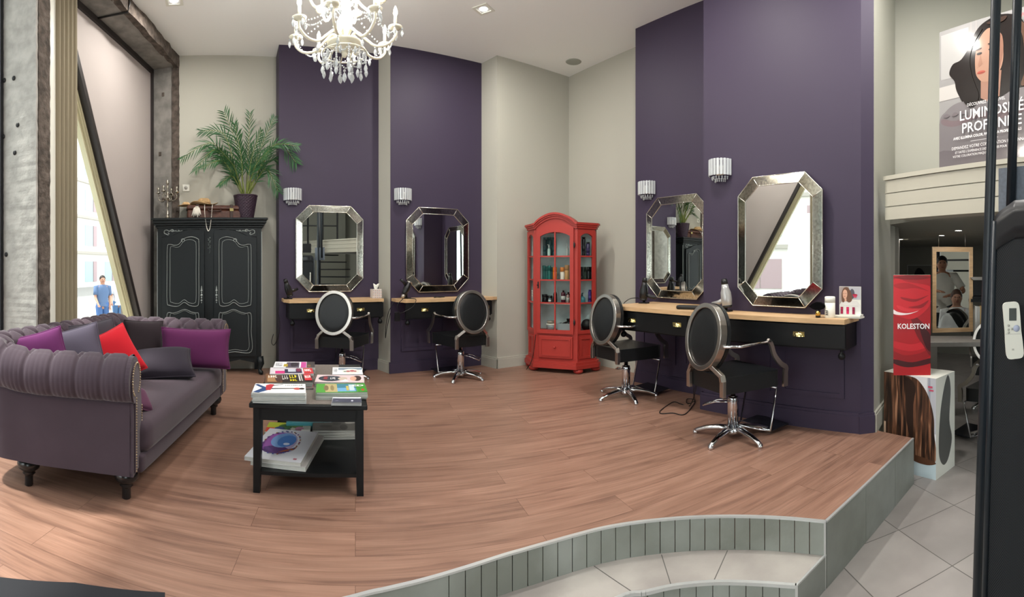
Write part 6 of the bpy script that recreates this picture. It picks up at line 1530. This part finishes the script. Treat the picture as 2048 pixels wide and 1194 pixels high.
# wall poster standing on the mezzanine edge
pang = atan2(qd.y, qd.x)
def along(px, back):                        # distance along the mezzanine front at that pixel column
    a = (px-X0)/F_PX; d = Vector((sin(a), cos(a), 0)); o = q1 + qn*back
    # solve o + qd*s = d*k
    det = qd.x*(-d.y) - qd.y*(-d.x); return (-o.x*(-d.y) + o.y*(-d.x))/det
s0_ = along(1879, .10); PB = q1 + qn*.10 + qd*s0_; PB.z = ZT + .014
pw_, ph_ = .74, 1.02
po = thing('advertising_poster', 'tall salon poster of a dark-haired woman standing on the mezzanine edge', 'poster', PB, pang)
mb = MB(); mb.box(0, pw_, 0, .02, 0, ph_); cols = [mat('poster_edge', '3a3836', rough=.4)]; idx = {}
def glossy(c): return mat('gloss_' + c, c, rough=.09, coat=.15)
items = [('8f8d8c', rc(0, 0, 1, 1)), ('8f8d8c', rc(0, .62, 1, .64)), ('a3a19f', rc(.02, .65, .34, .97)), ('96928f', rc(.36, .6, .38, 1)), ('96928f', rc(.42, .6, .435, 1)), ('b4b0ac', rc(.0, .5, .3, .6)),
 ('1f1a19', sp2([(.52, .97), (.7, .99), (.9, .93), (.98, .75), (.99, .55), (.96, .42), (.82, .40), (.66, .42), (.48, .40), (.32, .42), (.24, .5), (.2, .56), (.18, .62), (.12, .68), (.16, .74), (.26, .76), (.36, .84), (.42, .92)], 6)),
 ('767173', sp2([(0, .0), (1, 0), (1, .42), (.86, .48), (.68, .44), (.5, .44), (.34, .46), (.2, .46), (.08, .42), (0, .34)], 6)), ('75676a', sp2([(.04, .33), (.2, .3), (.45, .33), (.7, .3), (.98, .33), (.98, .36), (.7, .34), (.45, .37), (.2, .34), (.04, .37)], 4)), ('6a6467', sp2([(.0, .0), (1, 0), (1, .12), (.6, .16), (.3, .12), (0, .14)], 4)),
 ('967161', [(.48, .46), (.48, .62), (.70, .62), (.68, .45), (.58, .42)]), ('a37e6b', sp2([(.42, .66), (.42, .76), (.46, .86), (.56, .92), (.68, .88), (.72, .76), (.70, .64), (.60, .57), (.50, .57), (.44, .61)], 6)), ('8c6656', sp2([(.66, .6), (.72, .74), (.70, .86), (.64, .8), (.64, .66)], 4)),
 ('a8584c', blob(.485, .635, .045, .012)), ('8c463c', blob(.485, .632, .045, .004)), ('96705e', [(.46, .675), (.45, .69), (.48, .76), (.50, .69)]), ('1f1a19', blob(.465, .765, .03, .008)), ('1f1a19', blob(.60, .775, .035, .008)), ('2b211e', blob(.46, .795, .035, .005, rot=.1)), ('2b211e', blob(.60, .81, .045, .006, rot=-.1)),
 ('1f1a19', sp2([(.5, .93), (.4, .84), (.36, .74), (.38, .64), (.42, .56), (.46, .48), (.42, .42), (.34, .42), (.26, .5), (.24, .6), (.3, .75), (.38, .88)], 5)), ('5c4437', sp2([(.86, .9), (.92, .8), (.94, .6), (.9, .5), (.95, .5), (.98, .62), (.97, .82), (.92, .9)], 5)), ('3a2c26', sp2([(.55, .96), (.75, .97), (.72, .94), (.6, .94)], 4))]
for i in range(9): items.append(('6f686b', sp2([(.05+.1*i, .385-.004*(i % 2)), (.09+.1*i, .40), (.13+.1*i, .385), (.09+.1*i, .372)], 3)))
items = [(c, [(max(0, min(1, u)), max(0, min(1, v))) for u, v in p]) for c, p in items]
for k, (c, poly) in enumerate(items):
    if c not in idx: idx[c] = len(cols); cols.append(glossy(c))
    mb.flat([(u*pw_, v*ph_) for u, v in poly], -.0003*(k+1), mi=idx[c])
mb.build('print', cols, po)
mb = MB(); Y = -.017
mb.text('DÉCOUVREZ LE NOUVEL', .030, .25, .425, Y, sx=.9); mb.text('LUMINOSITÉ', .098, .185, .335, Y, bold=.001, sx=.92); mb.text('PROFONDE', .098, .205, .245, Y, bold=.001, sx=.92)
mb.text('AVEC ILLUMINA COLOR, PAR WELLA PROFESSIONALS', .026, .135, .205, Y, bold=.0006, sx=.86); mb.box(.28, .5, Y, Y+.0003, .178, .180)
mb.text('DEMANDEZ VOTRE CONSULTATION PERSONNALISÉE', .030, .12, .135, Y, sx=.88); mb.text("ET FAITES L'EXPÉRIENCE DES NUANCES POUR", .023, .15, .105, Y, sx=.88); mb.text('VOTRE COLORATION MAQUILLAGE', .023, .13, .078, Y, sx=.9)
mb.text('W', .05, .66, .94, Y, mi=1)
mb.build('lettering', [pm('e8e6e6'), pm('c02a35')], po)

# ---------------------------------------------------------------- steel staircase with perforated screen
stc = thing('spiral_staircase', 'black steel staircase with perforated screen at the right edge', 'staircase', (0, 0, 0), 0)
def polez(p0, z0, p1, z1, zz): t = (zz-z0)/(z1-z0); return tuple(Vector((p0.x, p0.y, 0)).lerp(Vector((p1.x, p1.y, 0)), t) + Vector((0, 0, zz)))
m_pole = mat('blue_black_steel', '1b2229', rough=.35, spec=.5)
a_, b_ = polar(1955, 2.1), polar(1992, 2.1)
mb = MB(); mb.tube([polez(a_, -.18, b_, 2.40, z) for z in (LOW, 1, 2.4, CEIL)], .0225, 14); mb.build('pole', m_pole, stc)
a_, b_ = polar(2024, 2.2), polar(2034, 2.2)
mb = MB(); mb.tube([polez(a_, 1.70, b_, 2.40, z) for z in (1.46, 2.4, CEIL)], .022, 14); mb.build('pole', m_pole, stc)
m_perf = mat('perforated_steel', '17181a', rough=.6, spec=.25)
N, L, B = nodes(m_perf)
tc = N.new('ShaderNodeTexCoord'); mp = N.new('ShaderNodeMapping'); mp.inputs['Rotation'].default_value = (0, 0, R(45)); mp.inputs['Scale'].default_value = (115, 115, 115); L.new(tc.outputs['UV'], mp.inputs[0])
vf = N.new('ShaderNodeVectorMath'); vf.operation = 'FRACTION'; L.new(mp.outputs[0], vf.inputs[0])
vs_ = N.new('ShaderNodeVectorMath'); vs_.operation = 'DISTANCE'; vs_.inputs[1].default_value = (.5, .5, 0); L.new(vf.outputs[0], vs_.inputs[0])
cr = N.new('ShaderNodeValToRGB'); cr.color_ramp.elements[0].position = .30; cr.color_ramp.elements[0].color = (*lin('060607'), 1); cr.color_ramp.elements[1].position = .36; cr.color_ramp.elements[1].color = (*lin('2c2e32'), 1); L.new(vs_.outputs[1], cr.inputs[0]); L.new(cr.outputs[0], B.inputs['Base Color'])
plan_b = spline([polar(1967, 2.02), polar(2010, 1.975), polar(2048, 1.94), polar(2100, 1.88), polar(2200, 1.76), polar(2330, 1.65)], 8)
plan_t = spline([polar(1990, 2.0), polar(2022, 1.965), polar(2052, 1.93), polar(2100, 1.88), polar(2200, 1.76), polar(2330, 1.65)], 8)
def scr(z0, z1, off=0):
    def f(u, v):
        z = z0+(z1-z0)*v; t = (z-LOW)/(1.437-LOW); k = u*(len(plan_b)-1); i = min(int(k), len(plan_b)-2)
        a = plan_b[i].lerp(plan_b[i+1], k-i); b = plan_t[i].lerp(plan_t[i+1], k-i); p = a.lerp(b, t); p = p - p.normalized()*off; return (p.x, p.y, z + .07*min(1, u*4)**.7*max(0, t))
    return f
mb = MB(); mb.grid(scr(LOW, 1.437), 60, 12); o = mb.build('perforated_screen', m_perf, stc, solid=.003)
uv = o.data.uv_layers.new(name='UVMap')
arc = [0]
for a, b in zip(plan_b, plan_b[1:]): arc.append(arc[-1] + (b-a).length)
for lp in o.data.loops:
    vi = lp.vertex_index; i, j = divmod(vi, 12); uv.data[lp.index].uv = (arc[-1]*i/59, (1.437-LOW)*j/11)
mb = MB(); mb.grid(scr(1.30, 1.445, .006), 60, 4); mb.grid(scr(LOW, LOW+.04, .006), 60, 3); mb.build('screen_band', m_blackmetal, stc, solid=.006)
mb = MB(); f = scr(LOW, 1.437); mb.tube([Vector(f(0, v)) for v in (0, .5, 1)], .014, 8); mb.build('screen_edge', m_pole, stc)
mb = MB(); a_, b_, c_ = polar(1997, 2.25), polar(2060, 2.18), polar(2130, 2.1)
for u, v in ((a_, b_), (b_, c_)):
    n = Vector((-(v-u).y, (v-u).x, 0)).normalized()*.012; mb.prism([(p.x, p.y) for p in (u, v, v+n, u+n)], 1.40, 1.705)
mb.build('stringer_plate', mat('blue_grey_plate', '6f7783', rough=.5, noise=.1, nscale=60), stc)
# stair treads climbing behind the screen and the glazing grid seen in the left mirror
cx_, cy_ = 2.55, .35
for k in range(11):
    a = R(200 - 24*k); z = LOW + .19*(k+1)
    mb = MB(); mb.T = TR(cx_, cy_, z, rz=a); mb.prism([(.05, -.03), (.80, -.16), (.80, .16), (.05, .03)], -.03, 0); mb.build('tread', m_blackmetal, stc)
mb = MB(); mb.tube([(cx_, cy_, LOW), (cx_, cy_, 3.3)], .05, 16); mb.build('centre_post', m_blackmetal, stc)
mb = MB()
gx = [Vector((2.1, -.75, 0)).lerp(Vector((3.35, .25, 0)), i/4) for i in range(5)]
for p in gx: mb.box(p.x-.018, p.x+.018, p.y-.018, p.y+.018, 1.85, CEIL)
for z in (1.85, 2.35, 2.85, 3.35, CEIL-.03): mb.tube([gx[0] + Vector((0, 0, z)), gx[-1] + Vector((0, 0, z))], .018, 4)
u = (gx[-1]-gx[0]); mb.box(0, u.length, -.02, .02, 1.62, 1.86, T=TR(gx[0].x, gx[0].y, 0, rz=atan2(u.y, u.x)))
mb.build('landing_railing', m_blackmetal, stc)
# remote control on the screen
f = scr(LOW, 1.437, .012); p = Vector(f(.345, (1.02-LOW)/(1.437-LOW))); rr_ = 1.70
P = polar(2025, 1.935, zat(660, 1.935)); rm_ = thing('remote_control', 'white air-conditioning remote control fixed to the perforated screen', 'remote control', P, aw(2025)+.1); rm_.scale = (1.12, 1, 1.14)
mb = MB(); mb.prismY(sp2([(-.028, -.092), (0, -.098), (.028, -.092), (.031, -.05), (.029, 0), (.030, .06), (.026, .094), (0, .099), (-.026, .094), (-.029, .06), (-.029, 0), (-.031, -.05)], 4), -.022, -.001); mb.build('body', m_white, rm_, bevel=.004, rot=(0, R(-5), 0))
mb = MB(); mb.box(-.014, .012, -.0232, -.021, .035, .078); mb.build('screen', mat('lcd_grey', '4a4f4c', rough=.2), rm_)
mb = MB(); mb.box(-.027, .027, -.0226, -.021, -.012, -.0105); mb.box(-.004, .004, -.0228, -.021, -.068, -.062); mb.build('seam', mat('grey_plastic', 'b7b6ae', rough=.5), rm_)
for x, z in ((-.016, .018), (-.016, .004), (-.016, -.006), (-.004, .006)): mb = MB(); mb.lathe([(.0045, 0), (.004, .003), (0, .003)], 10, T=TR(x, -.022, z, rx=pi/2)); mb.build('button', mat('grey_plastic', 'b7b6ae', rough=.5), rm_)
mb = MB(); mb.lathe([(.012, 0), (.011, .003), (0, .003)], 16, T=TR(.012, -.022, .008, rx=pi/2, s=(1, 1, 1))); mb.build('dial', mat('pale_blue_plastic', 'b4bcd4', rough=.4), rm_)

# ---------------------------------------------------------------- back room
M_ = polar(1905, 5.5); AZM = 39.0
sm_ = thing('standing_mirror', 'tall oak-framed mirror hanging over the back room desk', 'mirror', Vector((M_.x, M_.y, 0)), -R(AZM))
zt_, zb_ = zat(494, 5.5), zat(664, 5.5); hw = .235
mb = MB(); mb.ringY([(-hw, zb_), (hw, zb_), (hw, zt_), (-hw, zt_)], [(-hw+.045, zb_+.045), (hw-.04, zb_+.045), (hw-.04, zt_-.055), (-hw+.045, zt_-.055)], -.02, .02); mb.build('frame', m_oak, sm_)
mb = MB(); mb.box(-hw+.04, hw-.035, -.002, .01, zb_+.04, zt_-.05); mb.build('mirror_glass', m_mirror, sm_)
for x in (-.16, .15): mb = MB(); mb.tube([(x, 0, zt_), (x, 0, ZB)], .004, 6); mb.build('rod', m_steel, sm_)
ZD = zat(684, 5.1)
dk = thing('salon_desk', 'grey stone-look desk below the oak-framed mirror', 'desk', polar(1915, 5.25, LOW), -R(50))
mb = MB(); mb.box(-.30, 1.1, -.16, .30, ZD-LOW-.05, ZD-LOW, bev=.004); mb.build('desktop', m_tile, dk); mb = MB(); mb.box(-.30, -.22, -.14, .28, 0, ZD-LOW-.05); mb.build('side_panel', m_tile, dk)
sh = thing('wall_shelf', 'black shelf unit right of the oak-framed mirror', 'shelf', polar(1958, 5.6, 0), -R(50))
mb = MB(); mb.box(-.10, .5, -.10, .25, zat(603, 5.6), zat(597, 5.6)); mb.build('upper_shelf', m_blackwood, sh); mb = MB(); mb.box(-.08, .5, -.10, .25, zat(676, 5.6), zat(668, 5.6)); mb.build('lower_shelf', m_blackwood, sh); mb = MB(); mb.box(.1, .5, .2, .25, ZD, zat(600, 5.6)); mb.box(.10, .12, -.1, .25, zat(676, 5.6), zat(600, 5.6)); mb.build('back_panel', m_blackwood, sh)
cm = thing('coffee_machine', 'black coffee machine on the shelf right of the oak mirror', 'coffee machine', polar(1955, 5.55, zat(597, 5.6)), -R(50))
mb = MB(); mb.box(-.06, .07, -.05, .1, 0, .03); mb.box(-.05, .06, .02, .1, .03, .22); mb.build('body', m_blackpl, cm, bevel=.006); mb = MB(); mb.prismY([(-.085, .25), (.09, .25), (.06, .215), (-.05, .215)], -.05, .1); mb.build('top_cover', m_steel, cm)
for i, (c_, lb) in enumerate((('c9c8c4', 'white ring binder leftmost on the low shelf by the mirror'), ('b9b8b4', 'grey ring binder second on the low shelf by the mirror'), ('c0a068', 'tan ring binder third on the low shelf by the mirror'))):
    mb = MB(); mb.box(-.014, .014, -.1, .12, 0, .33, bev=.002); tag(mb.build('ring_binder', pm(c_), loc=polar(1951+5*i, 5.52, zat(668, 5.6)+.002), rz=-R(50)), lb, 'binder')
P = r1.lerp(r3, .06); far_az = atan2((r3-r1).y, (r3-r1).x)
fp = thing('framed_picture', 'dark framed portrait on the back room far wall', 'picture', polar(1840, 8.6, 1.0), far_az)
fq = polar(1840, 1); 
# sits on the far wall plane
uu = (r3-r1).normalized(); nn_ = Vector((-uu.y, uu.x, 0)); 
if nn_.y > 0: nn_ = -nn_
kq = (r1.dot(nn_))/(fq.dot(nn_)); fp.location = Vector((fq.x*kq, fq.y*kq, .95)) + nn_*.02
mb = MB(); mb.box(-.25, .25, 0, .018, -.35, .33); mb.ringY([(-.25, -.35), (.25, -.35), (.25, .33), (-.25, .33)], [(-.235, -.335), (.235, -.335), (.235, .315), (-.235, .315)], -.008, 0, mi=1); mb.flat(sp2([(-.14, -.3), (.14, -.3), (.12, .1), (.04, .25), (-.06, .25), (-.13, .05)]), -.002, mi=2); mb.flat(blob(0, .0, .06, .09), -.003, mi=3)
mb.build('print', [pm('5d5c56'), pm('8f8e88'), pm('16161a'), pm('8c8074')], fp)
for px, r_, lb in ((1801, 6.6, 'small recessed ceiling spotlight at the left of the back room'), (1883, 5.8, 'small recessed ceiling spotlight above the oak mirror'), (1917, 5.0, 'small recessed ceiling spotlight right of the oak mirror')):
    p = polar(px, r_, ZB); d = thing('ceiling_spotlight', lb, 'ceiling light', p, 0)
    mb = MB(); mb.lathe([(.045, -.004), (.05, 0), (.05, .002)], 18); mb.build('trim_ring', m_white, d); mb = MB(); mb.lathe([(0, -.006), (.036, -.006), (.036, 0)], 18); mb.build('lens', m_led, d)
    lamp('spotlight_lamp', 'AREA', p - Vector((0, 0, .012)), 6, (1, .95, .88), shape='DISK', size=.07)
salon_chair('black salon chair with chrome arms beneath the back room desk', 1985, 5.55, 60, 10, 0, True, LOW)
salon_chair('black salon chair in the back room turned towards its chrome footrest', 2000, 4.45, -10, 30, 0, True, LOW)
# stylist and client: they stand behind the screen and show in the oak-framed mirror
def refl(v):
    n = -dirv(AZM); return v - n*2*((v-Vector((M_.x, M_.y, 0))).dot(n))
Rs = refl(polar(1884, 7.5)); Rc = refl(polar(1913, 6.95))
az_s = math.degrees(atan2(M_.x-Rs.x, M_.y-Rs.y))
st_ = person('person', 'hairdresser in white t-shirt with raised forearms, reflected in the oak mirror', Vector((Rs.x, Rs.y, LOW)), face_to(az_s), 'dcdcd6', '3a3f46', h=1.72, skin='b08068', hair='1c1716',
    arms={'L': [(.19, 0, 1.42), (.32, -.14, 1.24), (.10, -.36, 1.22)], 'R': [(-.19, 0, 1.42), (-.33, -.14, 1.20), (-.10, -.38, 1.16)]})
cl_ = person('person', 'seated client wrapped in a white cape, reflected in the oak mirror', Vector((Rc.x, Rc.y, LOW-.43)), face_to(az_s), 'e2e4e6', None, h=1.66, skin='b98c76', hair='4a3328', sit=True)
mb = MB()
rings = [(.07, .07, 1.46, 0), (.12, .10, 1.44, 0), (.22, .15, 1.38, 0), (.27, .19, 1.2, -.02), (.29, .26, 1.05, -.10), (.30, .36, .96, -.20), (.32, .38, .84, -.22), (.34, .40, .70, -.22)]
def capef(u, v):
    k = v*(len(rings)-1); i = min(int(k), len(rings)-2); t = k-i; a = rings[i]; b = rings[i+1]; rx, ry, z, cy = [a[j]+(b[j]-a[j])*t for j in range(4)]; an = 2*pi*u; f_ = 1+.06*v*sin(9*an)
    return (rx*f_*cos(an)*.965, (cy+ry*f_*sin(an))*.965, z*.965)
mb.grid(capef, 60, 24, cu=True); mb.build('cape', mat('white_cape', 'cfd2d4', rough=.7), cl_, solid=.003)
salon_chair('black salon chair the caped client sits on', (math.degrees(atan2(Rc.x, Rc.y))*pi/180)*F_PX+X0, hypot(Rc.x, Rc.y), az_s, 0, 0, True, LOW-.01)

for px, py, e in ((348, -2, 38), (967, 18, 45), (1300, -260, 55), (1700, -420, 45), (620, -500, 35)):  # the in-frame pair have fittings; the others are added, unseen fill lamps
    r = (CEIL-EYE)*F_PX/(YH-py); p = polar(px, r, CEIL-.03)
    lamp('downlight_and_fill_lamp', 'AREA', p, e, (1, .96, .90), shape='DISK', size=.14)
lamp('chandelier_glow', 'POINT', (CP.x, CP.y, 2.98), 140, (1, .96, .9), shadow_soft_size=.12)

for px, r_, e in ((2080, 2.6, 40), (1900, 3.2, 30)): lamp('downlight_and_fill_lamp', 'AREA', polar(px, r_, CEIL-.03), e, (1, .97, .92), shape='DISK', size=.14)  # added fill without fittings, brightening the right end wall and tiles
